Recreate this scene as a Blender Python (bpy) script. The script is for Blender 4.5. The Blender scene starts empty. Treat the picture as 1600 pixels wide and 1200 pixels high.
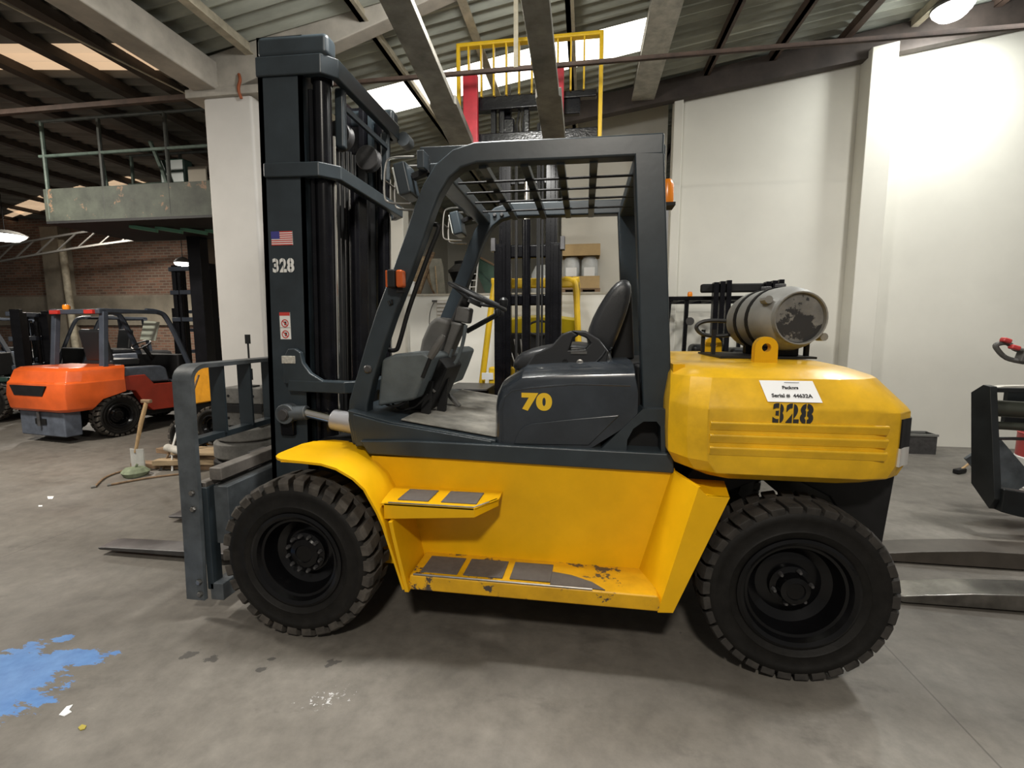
import bpy, bmesh, math, random
from mathutils import Vector, Matrix, noise
random.seed(7)
R = math.radians
scene = bpy.context.scene
COL = scene.collection

# ---------------------------------------------------------------- camera
cam_d = bpy.data.cameras.new('camera')
cam_d.sensor_width = 36.0
cam_d.lens = 36.0 * 740.0 / 1600.0
cam_d.clip_start = 0.05
cam_d.clip_end = 200
cam = bpy.data.objects.new('camera', cam_d)
COL.objects.link(cam)
cam.location = (1.445, -2.106, 1.60)
cam.rotation_euler = (R(90 - 6.55), 0, R(8.7))
scene.camera = cam

# ---------------------------------------------------------------- world, lights, exposure
w = bpy.data.worlds.new('hall_daylight')
scene.world = w
w.use_nodes = True
bg = w.node_tree.nodes['Background']
bg.inputs[0].default_value = (1.0, 0.96, 0.90, 1)
bg.inputs[1].default_value = 0.24
scene.view_settings.view_transform = 'Standard'
scene.view_settings.look = 'None'
scene.view_settings.exposure = 0.0
scene.view_settings.gamma = 1.0
scene.view_settings.use_curve_mapping = False

def area_lamp(name, loc, size, power, col, rot=(0, 0, 0)):
    d = bpy.data.lights.new(name, 'AREA')
    d.shape = 'DISK'
    d.size = size
    d.energy = power
    d.color = col
    o = bpy.data.objects.new(name, d)
    COL.objects.link(o)
    o.location = loc
    o.rotation_euler = rot
    return o
WARM = (1.0, 0.93, 0.82)
COOL = (1.0, 0.98, 0.93)
def bulb(name, loc, radius, power, col):
    d = bpy.data.lights.new(name, 'POINT')
    d.shadow_soft_size = radius
    d.energy = power
    d.color = col
    o = bpy.data.objects.new(name, d)
    COL.objects.link(o)
    o.location = loc
    return o
area_lamp('bay_lamp_light', (5.75, 4.40, 5.20), 0.35, 75, (0.97, 1.0, 0.97))
bulb('bay_lamp_bulb', (5.75, 4.36, 5.10), 0.10, 50, (0.97, 1.0, 0.97))
area_lamp('bay_lamp_light', (0.75, 0.58, 4.02), 0.50, 105, COOL)
bulb('bay_lamp_bulb', (0.75, 0.58, 3.96), 0.22, 118, COOL)
area_lamp('bay_lamp_light', (1.6, -4.5, 5.0), 0.6, 300, WARM)
area_lamp('bay_lamp_light', (5.6, 1.5, 5.25), 0.5, 165, COOL)  # unseen lamp off to the right, added to brighten floor and wall there
area_lamp('bay_lamp_light', (-5.4, 0.9, 4.2), 0.6, 320, WARM)
area_lamp('bay_lamp_light', (-11.5, 8.6, 4.6), 0.6, 290, WARM)
area_lamp('bay_lamp_light', (-7.6, 8.4, 3.1), 0.3, 70, WARM)

# ---------------------------------------------------------------- materials
MATS = {}
def mat(name, col, rough=0.5, metal=0.0, var=0.0, scale=6.0, bump=0.0, bscale=40.0, col2=None, chips=None, chip_t=0.66, chip_scale=9.0,
        emit=None, estr=0.0, coat=0.0, spec=0.5, alpha=1.0, stretch=None):
    if name in MATS:
        return MATS[name]
    m = bpy.data.materials.new(name)
    m.use_nodes = True
    nt = m.node_tree
    n = nt.nodes
    l = nt.links
    p = n['Principled BSDF']
    p.inputs['Base Color'].default_value = (*col, 1)
    p.inputs['Roughness'].default_value = rough
    p.inputs['Metallic'].default_value = metal
    p.inputs['Specular IOR Level'].default_value = spec
    if coat:
        p.inputs['Coat Weight'].default_value = coat
        p.inputs['Coat Roughness'].default_value = 0.12
    if alpha < 1:
        p.inputs['Alpha'].default_value = alpha
    if emit:
        p.inputs['Emission Color'].default_value = (*emit, 1)
        p.inputs['Emission Strength'].default_value = estr
    tc = n.new('ShaderNodeTexCoord')
    vec = tc.outputs['Object']
    if stretch:
        mp = n.new('ShaderNodeMapping')
        mp.inputs['Scale'].default_value = stretch
        l.new(vec, mp.inputs['Vector'])
        vec = mp.outputs['Vector']
    last = None
    if var > 0 or col2:
        nz = n.new('ShaderNodeTexNoise')
        nz.inputs['Scale'].default_value = scale
        nz.inputs['Detail'].default_value = 6
        nz.inputs['Roughness'].default_value = 0.62
        l.new(vec, nz.inputs['Vector'])
        cr = n.new('ShaderNodeValToRGB')
        a = tuple(max(0, c * (1 - var)) for c in col)
        b = col2 if col2 else tuple(min(1, c * (1 + var)) for c in col)
        cr.color_ramp.elements[0].position = 0.33
        cr.color_ramp.elements[1].position = 0.67
        cr.color_ramp.elements[0].color = (*a, 1)
        cr.color_ramp.elements[1].color = (*b, 1)
        l.new(nz.outputs['Fac'], cr.inputs['Fac'])
        last = cr.outputs['Color']
    if chips:
        nz2 = n.new('ShaderNodeTexNoise')
        nz2.inputs['Scale'].default_value = chip_scale
        nz2.inputs['Detail'].default_value = 8
        nz2.inputs['Roughness'].default_value = 0.7
        l.new(vec, nz2.inputs['Vector'])
        cr2 = n.new('ShaderNodeValToRGB')
        cr2.color_ramp.elements[0].position = chip_t
        cr2.color_ramp.elements[1].position = chip_t + 0.02
        l.new(nz2.outputs['Fac'], cr2.inputs['Fac'])
        mx = n.new('ShaderNodeMix')
        mx.data_type = 'RGBA'
        l.new(cr2.outputs['Color'], mx.inputs[0])
        if last:
            l.new(last, mx.inputs[6])
        else:
            mx.inputs[6].default_value = (*col, 1)
        mx.inputs[7].default_value = (*chips, 1)
        last = mx.outputs[2]
    if last:
        l.new(last, p.inputs['Base Color'])
    if bump > 0:
        nb = n.new('ShaderNodeTexNoise')
        nb.inputs['Scale'].default_value = bscale
        nb.inputs['Detail'].default_value = 5
        l.new(vec, nb.inputs['Vector'])
        bp = n.new('ShaderNodeBump')
        bp.inputs['Strength'].default_value = bump
        bp.inputs['Distance'].default_value = 0.01
        l.new(nb.outputs['Fac'], bp.inputs['Height'])
        l.new(bp.outputs['Normal'], p.inputs['Normal'])
    MATS[name] = m
    return m

YEL = mat('yellow_paint', (0.75, 0.41, 0.004), 0.36, var=0.10, scale=2.5, chips=(0.05, 0.03, 0.015), chip_t=0.75, chip_scale=7, bump=0.04, bscale=18, spec=0.3)
YELCW = mat('yellow_casting_paint', (0.72, 0.415, 0.009), 0.33, var=0.22, scale=3.8, chips=(0.10, 0.06, 0.02), chip_t=0.705, chip_scale=11, bump=0.10, bscale=26, coat=0.25)
YELWORN = mat('scuffed_yellow_step_paint', (0.64, 0.345, 0.006), 0.44, var=0.2, scale=5, chips=(0.07, 0.055, 0.045), chip_t=0.565, chip_scale=7, bump=0.06, bscale=30)
PAD = mat('grey_grip_pad', (0.10, 0.092, 0.088), 0.75, var=0.15, scale=30, bump=0.3, bscale=260)
NAVY = mat('charcoal_paint', (0.024, 0.033, 0.040), 0.38, var=0.22, scale=5, bump=0.03, bscale=25, chips=(0.10, 0.10, 0.095), chip_t=0.77, chip_scale=12)
HOOD = mat('glossy_charcoal_hood', (0.024, 0.030, 0.038), 0.24, var=0.25, scale=4, bump=0.05, bscale=20, coat=0.3)
GREYM = mat('worn_grey_steel', (0.072, 0.082, 0.090), 0.48, var=0.35, scale=7, bump=0.08, bscale=40, chips=(0.13, 0.12, 0.11), chip_t=0.68, chip_scale=14)
BLK = mat('black_paint', (0.0050, 0.0050, 0.0065), 0.26, var=0.3, scale=8, spec=0.20)
BLKM = mat('matt_black', (0.0085, 0.0085, 0.009), 0.6, var=0.3, scale=8, spec=0.3)
RUB = mat('black_rubber', (0.0085, 0.0078, 0.0070), 0.62, var=0.35, scale=14, bump=0.12, bscale=60, spec=0.22)
DUST = mat('dusty_tread_rubber', (0.024, 0.021, 0.018), 0.8, var=0.35, scale=9, col2=(0.085, 0.074, 0.062), bump=0.15, bscale=50)
RIM = mat('glossy_black_rim', (0.0035, 0.0035, 0.004), 0.20, var=0.3, spec=0.28)
CHROME = mat('chrome', (0.75, 0.72, 0.66), 0.16, 1.0)
STEEL = mat('bare_steel', (0.34, 0.33, 0.31), 0.38, 1.0, var=0.2, scale=12)
DKSTEEL = mat('dark_fork_steel', (0.10, 0.098, 0.10), 0.42, 0.6, var=0.3, scale=6, bump=0.06)
PLASTIC = mat('black_vinyl', (0.014, 0.015, 0.017), 0.42, bump=0.04, bscale=120)
GREYPL = mat('grey_dash_plastic', (0.090, 0.087, 0.082), 0.6, var=0.15, scale=10)
DASH = mat('blue_grey_dash_paint', (0.085, 0.100, 0.105), 0.5, var=0.2, scale=8)
MATF = mat('worn_floor_mat', (0.16, 0.155, 0.14), 0.6, var=0.4, scale=5, col2=(0.30, 0.285, 0.25))
ORANGE = mat('amber_lens', (0.46, 0.085, 0.015), 0.2)
AMBER = mat('amber_beacon', (0.90, 0.26, 0.01), 0.25)
WHITE = mat('white_print', (0.80, 0.80, 0.78), 0.6)
PAPER = mat('white_paper', (0.86, 0.87, 0.88), 0.7)
INK = mat('dark_ink', (0.02, 0.02, 0.022), 0.6)
TXTY = mat('yellow_print', (0.78, 0.50, 0.02), 0.5)
REDP = mat('red_print', (0.55, 0.05, 0.04), 0.6)
BLUEP = mat('blue_print', (0.05, 0.05, 0.25), 0.6)
GASG = mat('grey_cylinder_paint', (0.23, 0.23, 0.22), 0.5, 0.0, var=0.12, scale=6, bump=0.05)
GASEND = mat('smudged_cylinder_end', (0.17, 0.17, 0.165), 0.4, 0.0, var=0.3, scale=9, chips=(0.03, 0.03, 0.032), chip_t=0.50, chip_scale=7)
BARS = mat('bare_brown_grey_steel', (0.17, 0.155, 0.14), 0.5, 0.2, var=0.3, scale=9)
DUSTR = mat('worn_dark_tread', (0.014, 0.0125, 0.011), 0.75, var=0.35, scale=10, col2=(0.040, 0.035, 0.030), bump=0.15, bscale=50)
HOSE = mat('black_hose', (0.02, 0.02, 0.02), 0.5)

# ---------------------------------------------------------------- mesh helpers
class MB:
    def __init__(s):
        s.v = []
        s.f = []
    def add(s, vs, fs):
        b = len(s.v)
        s.v += [tuple(q) for q in vs]
        s.f += [tuple(i + b for i in f) for f in fs]
        return s
    def box(s, c, d, rot=None, piv=None):
        hx, hy, hz = d[0] / 2, d[1] / 2, d[2] / 2
        vs = [Vector((x, y, z)) for x in (-hx, hx) for y in (-hy, hy) for z in (-hz, hz)]
        if rot:
            m = Matrix.Rotation(rot[0], 3, 'X'), Matrix.Rotation(rot[1], 3, 'Y'), Matrix.Rotation(rot[2], 3, 'Z')
            vs = [m[2] @ (m[1] @ (m[0] @ q)) for q in vs]
        vs = [q + Vector(c) for q in vs]
        return s.add(vs, [(0, 1, 3, 2), (4, 6, 7, 5), (0, 4, 5, 1), (2, 3, 7, 6), (0, 2, 6, 4), (1, 5, 7, 3)])
    def bx(s, x0, x1, y0, y1, z0, z1):
        return s.box(((x0 + x1) / 2, (y0 + y1) / 2, (z0 + z1) / 2), (abs(x1 - x0), abs(y1 - y0), abs(z1 - z0)))
    def prism(s, pts, a, b, ax='y'):
        n = len(pts)
        def q(p, t):
            return (p[0], t, p[1]) if ax == 'y' else ((t, p[0], p[1]) if ax == 'x' else (p[0], p[1], t))
        vs = [q(p, a) for p in pts] + [q(p, b) for p in pts]
        fs = [tuple(range(n)), tuple(range(2 * n - 1, n - 1, -1))]
        fs += [(i, i + n, (i + 1) % n + n, (i + 1) % n) for i in range(n)]
        return s.add(vs, fs)
    def loft(s, rings, caps=True, closed=True):
        n = len(rings[0])
        vs = [p for r in rings for p in r]
        fs = []
        for k in range(len(rings) - 1):
            for i in range(n if closed else n - 1):
                j = (i + 1) % n
                fs.append((k * n + i, k * n + j, (k + 1) * n + j, (k + 1) * n + i))
        if caps and closed:
            fs.append(tuple(range(n - 1, -1, -1)))
            b = (len(rings) - 1) * n
            fs.append(tuple(range(b, b + n)))
        return s.add(vs, fs)
    def tube(s, pts, r, n=10, caps=True, closed=False):
        P = [Vector(p) for p in pts]
        rings = []
        m = len(P)
        up = None
        for i in range(m):
            if closed:
                t = (P[(i + 1) % m] - P[i - 1]).normalized()
            else:
                t = (P[min(i + 1, m - 1)] - P[max(i - 1, 0)]).normalized()
            if up is None:
                up = t.orthogonal().normalized()
            else:
                up = (up - t * up.dot(t))
                up = up.normalized() if up.length > 1e-6 else t.orthogonal().normalized()
            bi = t.cross(up)
            rr = r[i] if isinstance(r, (list, tuple)) else r
            rings.append([P[i] + (up * math.cos(2 * math.pi * k / n) + bi * math.sin(2 * math.pi * k / n)) * rr for k in range(n)])
        if closed:
            rings.append(rings[0])
            return s.loft(rings, caps=False)
        return s.loft(rings, caps=caps)
    def bar(s, a, b, wd, ht, up=(0, 0, 1)):
        a, b, up = Vector(a), Vector(b), Vector(up)
        t = (b - a).normalized()
        sd = t.cross(up).normalized()
        u = sd.cross(t)
        rg = []
        for p in (a, b):
            rg.append([p + sd * wd / 2 + u * ht / 2, p - sd * wd / 2 + u * ht / 2, p - sd * wd / 2 - u * ht / 2, p + sd * wd / 2 - u * ht / 2])
        return s.loft(rg)
    def sweep(s, pts, half, y0, y1):
        """flat-section bar following an (x,z) centreline; half = half width in the xz plane (number or list)"""
        P = [Vector((p[0], p[1])) for p in pts]
        rg = []
        for i in range(len(P)):
            t = (P[min(i + 1, len(P) - 1)] - P[max(i - 1, 0)]).normalized()
            nrm = Vector((-t.y, t.x))
            h = half[i] if isinstance(half, (list, tuple)) else half
            a, b = P[i] + nrm * h, P[i] - nrm * h
            rg.append([(a.x, y0, a.y), (a.x, y1, a.y), (b.x, y1, b.y), (b.x, y0, b.y)])
        return s.loft(rg)
    def lathe(s, prof, c, ax='y', n=32, closed=False):
        """prof: (radius, offset along axis)"""
        rings = []
        for r, h in prof:
            rg = []
            for k in range(n):
                a = 2 * math.pi * k / n
                u, v = r * math.cos(a), r * math.sin(a)
                rg.append((c[0] + u, c[1] + h, c[2] + v) if ax == 'y' else ((c[0] + h, c[1] + u, c[2] + v) if ax == 'x' else (c[0] + u, c[1] + v, c[2] + h)))
            rings.append(rg)
        if closed:
            rings.append(rings[0])
        return s.loft(rings, caps=not closed)
    def cyl(s, a, b, r, n=16, r2=None):
        return s.tube([a, b], [r, r if r2 is None else r2], n)
    def xf(s, M):
        s.v = [tuple(M @ Vector(q)) for q in s.v]
        return s
    def build(s, name, m, parent=None, bevel=0.0, seg=2, ang=35, subsurf=0, flat=False):
        me = bpy.data.meshes.new(name)
        me.from_pydata(s.v, [], s.f)
        me.materials.append(m)
        bm = bmesh.new()
        bm.from_mesh(me)
        bmesh.ops.recalc_face_normals(bm, faces=bm.faces)
        bm.to_mesh(me)
        bm.free()
        if not flat:
            me.polygons.foreach_set('use_smooth', [True] * len(me.polygons))
            if not subsurf:
                me.set_sharp_from_angle(angle=R(ang))
        me.update()
        o = bpy.data.objects.new(name, me)
        COL.objects.link(o)
        if parent:
            o.parent = parent
        if bevel:
            b = o.modifiers.new('bevel', 'BEVEL')
            b.width = bevel
            b.segments = seg
            b.limit_method = 'ANGLE'
            b.angle_limit = R(32)
            b.harden_normals = True
        if subsurf:
            b = o.modifiers.new('sub', 'SUBSURF')
            b.levels = subsurf
            b.render_levels = subsurf
        return o

def tag(o, label=None, cat=None, group=None, kind=None):
    if label:
        o['label'] = label
    if cat:
        o['category'] = cat
    if group:
        o['group'] = group
    if kind:
        o['kind'] = kind
    return o
def empty(name, loc, label=None, cat=None, group=None, kind=None, rz=0.0):
    o = bpy.data.objects.new(name, None)
    COL.objects.link(o)
    o.location = loc
    o.rotation_euler = (0, 0, rz)
    o.empty_display_size = 0.1
    return tag(o, label, cat, group, kind)
def copy_tree(o, parent=None):
    c = o.copy()
    COL.objects.link(c)
    c.parent = parent
    for ch in [q for q in bpy.data.objects if q.parent == o]:
        copy_tree(ch, c)
    return c
def text_mesh(txt, size, offset=0.0, sx=1.0, font_spacing=1.0):
    cu = bpy.data.curves.new('lettering', 'FONT')
    cu.body = txt
    cu.size = size
    cu.offset = offset
    cu.extrude = 0.0008
    cu.space_character = font_spacing
    cu.align_x = 'CENTER'
    cu.align_y = 'CENTER'
    t = bpy.data.objects.new('lettering', cu)
    COL.objects.link(t)
    dg = bpy.context.evaluated_depsgraph_get()
    me = bpy.data.meshes.new_from_object(t.evaluated_get(dg))
    bpy.data.objects.remove(t)
    bpy.data.curves.remove(cu)
    for q in me.vertices:
        q.co.x *= sx
    return me
def lettering(name, txt, size, m, parent, loc, rot=(math.pi / 2, 0, 0), offset=0.0, sx=1.0, spacing=1.0, label=None, shear=0.0, stencil=0.0):
    me = text_mesh(txt, size, offset, sx, spacing)
    if stencil:
        xs = [v.co.x for v in me.vertices]
        x0, x1 = min(xs), max(xs)
        bm = bmesh.new()
        bm.from_mesh(me)
        for k in range(len(txt)):
            cx = x0 + (x1 - x0) * (k + 0.5) / len(txt)
            for e in (-stencil, stencil):
                bmesh.ops.bisect_plane(bm, geom=bm.verts[:] + bm.edges[:] + bm.faces[:], plane_co=(cx + e, 0, 0), plane_no=(1, 0, 0))
            bmesh.ops.delete(bm, geom=[f for f in bm.faces if abs(f.calc_center_median().x - cx) < stencil * 0.98], context='FACES')
        bm.to_mesh(me)
        bm.free()
    if shear:
        for q in me.vertices:
            q.co.x += shear * q.co.y
    me.materials.clear()
    me.materials.append(m)
    o = bpy.data.objects.new(name, me)
    COL.objects.link(o)
    o.parent = parent
    o.location = loc
    o.rotation_euler = rot
    if label:
        o['label'] = label
    return o
def arc(cx, cy, r, a0, a1, n):
    return [(cx + r * math.cos(R(a0 + (a1 - a0) * i / n)), cy + r * math.sin(R(a0 + (a1 - a0) * i / n))) for i in range(n + 1)]
def smooth_path(pts, k=6):
    """Catmull-Rom through the points"""
    P = [Vector(p) for p in pts]
    out = []
    for i in range(len(P) - 1):
        p0, p1, p2, p3 = P[max(i - 1, 0)], P[i], P[i + 1], P[min(i + 2, len(P) - 1)]
        for j in range(k):
            t = j / k
            out.append(0.5 * ((2 * p1) + (p2 - p0) * t + (2 * p0 - 5 * p1 + 4 * p2 - p3) * t * t + (3 * p1 - p0 - 3 * p2 + p3) * t ** 3))
    out.append(P[-1])
    return [tuple(q) for q in out]

# ================================================================ the hall
WALLW = mat('cream_wall_paint', (0.70, 0.68, 0.61), 0.7, var=0.05, scale=0.8, bump=0.03, bscale=8)
PILW = mat('pale_grey_pillar_paint', (0.56, 0.54, 0.51), 0.7, var=0.06, scale=1.5, bump=0.04, bscale=10)
CONC = mat('bare_concrete_beam', (0.44, 0.41, 0.36), 0.8, var=0.22, scale=3, bump=0.15, bscale=20)
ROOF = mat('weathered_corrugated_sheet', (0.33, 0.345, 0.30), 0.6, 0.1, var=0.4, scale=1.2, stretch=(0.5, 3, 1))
ROOFD = mat('dark_corrugated_sheet', (0.17, 0.16, 0.14), 0.75, var=0.4, scale=1.2, stretch=(0.5, 3, 1))  # darker base tone for the whole left bay roof
PURL = mat('dusty_steel_purlin', (0.42, 0.38, 0.29), 0.6, var=0.3, scale=6)
PURLD = mat('dark_timber_purlin', (0.045, 0.034, 0.026), 0.8, var=0.3, scale=6)
RUST = mat('brown_primer_steel', (0.075, 0.048, 0.036), 0.65, var=0.35, scale=7, bump=0.05)
DKBROWN = mat('dark_brown_rafter', (0.052, 0.040, 0.034), 0.7, var=0.3, scale=4)
SKYL = mat('backlit_roof_light', (0.8, 0.8, 0.78), 0.6, emit=(1.0, 0.95, 0.86), estr=2.6)
SKYT = mat('tan_backlit_roof_light', (0.5, 0.4, 0.3), 0.6, emit=(1.0, 0.70, 0.44), estr=0.62)

def floor_material():
    m = bpy.data.materials.new('stained_concrete_floor')
    m.use_nodes = True
    nt = m.node_tree
    n, l = nt.nodes, nt.links
    p = n['Principled BSDF']
    tc = n.new('ShaderNodeTexCoord')
    def nz(sc, det=6, ro=0.6, st=None, off=(0, 0, 0)):
        t = n.new('ShaderNodeTexNoise')
        t.inputs['Scale'].default_value = sc
        t.inputs['Detail'].default_value = det
        t.inputs['Roughness'].default_value = ro
        mp = n.new('ShaderNodeMapping')
        mp.inputs['Scale'].default_value = st or (1, 1, 1)
        mp.inputs['Location'].default_value = off
        l.new(tc.outputs['Object'], mp.inputs['Vector'])
        l.new(mp.outputs['Vector'], t.inputs['Vector'])
        return t.outputs['Fac']
    def ramp(f, stops):
        r = n.new('ShaderNodeValToRGB')
        el = r.color_ramp.elements
        while len(el) > 1:
            el.remove(el[-1])
        el[0].position, el[0].color = stops[0][0], (*stops[0][1], 1)
        for pz, c in stops[1:]:
            e = el.new(pz)
            e.color = (*c, 1)
        l.new(f, r.inputs['Fac'])
        return r.outputs['Color']
    def mix(f, a, b):
        x = n.new('ShaderNodeMix')
        x.data_type = 'RGBA'
        if isinstance(f, float):
            x.inputs[0].default_value = f
        else:
            l.new(f, x.inputs[0])
        for k, q in ((6, a), (7, b)):
            if isinstance(q, tuple):
                x.inputs[k].default_value = (*q, 1)
            else:
                l.new(q, x.inputs[k])
        return x.outputs[2]
    def math_(op, a, b=None):
        x = n.new('ShaderNodeMath')
        x.operation = op
        for k, q in ((0, a), (1, b)):
            if q is None:
                continue
            if isinstance(q, (int, float)):
                x.inputs[k].default_value = q
            else:
                l.new(q, x.inputs[k])
        return x.outputs[0]
    base = ramp(nz(0.55, 8, 0.62, (1, 1.3, 1)), [(0.3, (0.090, 0.080, 0.068)), (0.5, (0.148, 0.135, 0.117)), (0.72, (0.218, 0.202, 0.178))])
    fine = ramp(nz(9, 8, 0.7), [(0.3, (0.72, 0.72, 0.72)), (0.7, (1.12, 1.12, 1.12))])
    x = n.new('ShaderNodeMix')
    x.data_type = 'RGBA'
    x.blend_type = 'MULTIPLY'
    x.inputs[0].default_value = 1.0
    l.new(base, x.inputs[6])
    l.new(fine, x.inputs[7])
    c = x.outputs[2]
    # oil stains and tyre smears
    oil = ramp(nz(1.7, 7, 0.68, (1, 1.6, 1), (3, 7, 0)), [(0.57, (0, 0, 0)), (0.70, (0.65, 0.65, 0.65))])
    c = mix(oil, c, (0.062, 0.055, 0.048))
    spots = ramp(nz(7.5, 4, 0.5, (1, 1, 1), (1.3, 2.1, 0)), [(0.735, (0, 0, 0)), (0.75, (0.8, 0.8, 0.8))])
    c = mix(spots, c, (0.045, 0.042, 0.040))
    pale = ramp(nz(2.6, 8, 0.75, (1, 2.2, 1), (9, 1, 0)), [(0.66, (0, 0, 0)), (0.80, (0.45, 0.45, 0.45))])
    c = mix(pale, c, (0.40, 0.38, 0.34))
    sx = n.new('ShaderNodeSeparateXYZ')
    l.new(tc.outputs['Object'], sx.inputs[0])
    X, Y = sx.outputs[0], sx.outputs[1]
    def blob(cx, cy, rx, ry, ang=0.0):
        dx, dy = math_('SUBTRACT', X, cx), math_('SUBTRACT', Y, cy)
        ca, sa = math.cos(ang), math.sin(ang)
        u = math_('DIVIDE', math_('ADD', math_('MULTIPLY', dx, ca), math_('MULTIPLY', dy, sa)), rx)
        v = math_('DIVIDE', math_('SUBTRACT', math_('MULTIPLY', dy, ca), math_('MULTIPLY', dx, sa)), ry)
        return math_('SUBTRACT', 1.0, math_('SQRT', math_('ADD', math_('MULTIPLY', u, u), math_('MULTIPLY', v, v))))
    # worn blue floor paint
    b = math_('MAXIMUM', blob(-1.14, -0.47, 0.38, 0.21, -0.5), blob(-1.04, -0.31, 0.27, 0.08, 0.2))
    b = math_('MAXIMUM', b, blob(-1.215, -0.185, 0.07, 0.04))
    nb = math_('SUBTRACT', nz(8, 6, 0.65, (1, 2.6, 1)), 0.5)
    msk = ramp(math_('ADD', math_('MULTIPLY', b, 0.55), math_('MULTIPLY', nb, 1.25)), [(0.10, (0, 0, 0)), (0.13, (1, 1, 1))])
    c = mix(msk, c, ramp(nz(14), [(0.3, (0.055, 0.17, 0.44)), (0.7, (0.10, 0.25, 0.55))]))
    for cx_, cy_, rx_ in [(x, y, r) for (x, y), r in zip([(-0.332, -0.207), (-0.044, -0.234), (0.277, -0.132), (-0.042, -0.163), (-0.455, -0.189)], (0.05, 0.035, 0.05, 0.025, 0.06))]:
        bs = math_('ADD', math_('MULTIPLY', blob(cx_, cy_, rx_, rx_ * 0.6, 0.5), 0.3), math_('SUBTRACT', nz(22, 5, 0.6), 0.5))
        c = mix(math_('MULTIPLY', math_('GREATER_THAN', bs, 0.09), 0.75), c, (0.035, 0.033, 0.031))
    # flaked white splash
    b2 = blob(0.36, -0.36, 0.17, 0.10, 0.6)
    nb2 = math_('SUBTRACT', nz(42, 5, 0.7), 0.5)
    msk2 = ramp(math_('ADD', math_('MULTIPLY', b2, 0.16), nb2), [(0.175, (0, 0, 0)), (0.20, (1, 1, 1))])
    c = mix(msk2, c, (0.55, 0.55, 0.56))
    # sawn slab joints
    def joint(co, at, wd):
        d = math_('ABSOLUTE', math_('SUBTRACT', co, at))
        return math_('LESS_THAN', d, wd)
    j = math_('MAXIMUM', joint(X, 2.985, 0.004), joint(X, -2.6, 0.004))
    j = math_('MAXIMUM', j, joint(Y, 4.1, 0.006))
    c = mix(math_('MULTIPLY', j, 0.55), c, (0.05, 0.045, 0.04))
    l.new(c, p.inputs['Base Color'])
    rr = ramp(nz(1.3, 6, 0.6, None, (5, 5, 0)), [(0.3, (0.46, 0.46, 0.46)), (0.7, (0.72, 0.72, 0.72))])
    l.new(rr, p.inputs['Roughness'])
    bp = n.new('ShaderNodeBump')
    bp.inputs['Strength'].default_value = 0.10
    bp.inputs['Distance'].default_value = 0.01
    l.new(nz(30, 6, 0.6), bp.inputs['Height'])
    l.new(bp.outputs['Normal'], p.inputs['Normal'])
    return m
fl = MB().bx(-40, 12, -9, 13, -0.15, 0).build('floor', floor_material(), flat=True)
tag(fl, 'grey stained concrete floor with blue paint patch', kind='structure')

def brick_material():
    m = bpy.data.materials.new('brown_brick')
    m.use_nodes = True
    n, l = m.node_tree.nodes, m.node_tree.links
    tc = n.new('ShaderNodeTexCoord')
    mp = n.new('ShaderNodeMapping')
    mp.inputs['Rotation'].default_value = (R(90), 0, 0)
    br = n.new('ShaderNodeTexBrick')
    br.inputs['Scale'].default_value = 1.0
    br.inputs['Brick Width'].default_value = 0.26
    br.inputs['Row Height'].default_value = 0.09
    br.inputs['Mortar Size'].default_value = 0.012
    br.inputs['Color1'].default_value = (0.24, 0.125, 0.085, 1)
    br.inputs['Color2'].default_value = (0.13, 0.075, 0.055, 1)
    br.inputs['Mortar'].default_value = (0.22, 0.19, 0.15, 1)
    l.new(tc.outputs['Object'], mp.inputs['Vector'])
    l.new(mp.outputs['Vector'], br.inputs['Vector'])
    l.new(br.outputs['Color'], n['Principled BSDF'].inputs['Base Color'])
    n['Principled BSDF'].inputs['Roughness'].default_value = 0.85
    return m

def roof_z(x):
    return 4.60 + 0.16 * x
def left_roof_z(x):
    return 4.20 + 0.08 * (-2.5 - x)
# --- walls
wb = MB().bx(2.62, 12, 5.1, 5.3, 0, 6.6).build('wall_back', WALLW)
tag(wb, 'tall cream wall behind the counterweight', kind='structure')
MB().prism([(4.93, 0), (5.235, 0), (5.235, 5.15), (4.93, 5.1)], 4.84, 5.1).build('pilaster', WALLW, wb, bevel=0.01)
MB().bx(2.60, 2.72, 5.0, 5.12, 0, 4.75).build('pilaster', WALLW, wb, bevel=0.01)
wu = MB().bx(1.05, 2.62, 5.65, 5.85, 2.15, 5.05).build('wall_upper', WALLW)
tag(wu, 'cream wall above the storage room roof', kind='structure')
MB().bx(1.05, 1.25, 5.85, 10.4, 2.15, 4.85).build('wall_return', WALLW, wu)
wl = MB().bx(-2.4, -2.2, 5.0, 10.4, 0, 4.25).build('wall_side', WALLW)
tag(wl, 'white side wall beyond the mast', kind='structure')
MB().bx(-2.2, -1.32, 5.0, 5.25, 0, 3.45).build('pier', WALLW, wl, bevel=0.02)
wr = MB().bx(-2.4, 1.25, 10.4, 10.6, 0, 4.9).build('wall_recess', WALLW)
tag(wr, 'shaded wall at the back of the storage loft', kind='structure')
lr = MB().bx(-1.6, 2.62, 5.06, 5.2, 0, 2.12).build('wall_storage', mat('lightened_wall_paint', (0.90, 0.90, 0.85), 0.65, var=0.03, scale=0.8))  # wall white lightened in place of lamp light falling on it
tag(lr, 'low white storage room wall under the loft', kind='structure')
MB().bx(-2.2, 2.62, 5.045, 5.68, 2.12, 2.15).build('loft_floor_edge', mat('loft_floor', (0.5, 0.47, 0.40), 0.8, var=0.2), lr)
MB().bx(-2.2, 1.05, 5.68, 10.4, 2.08, 2.15).build('loft_floor', MATS['loft_floor'], lr)
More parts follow.
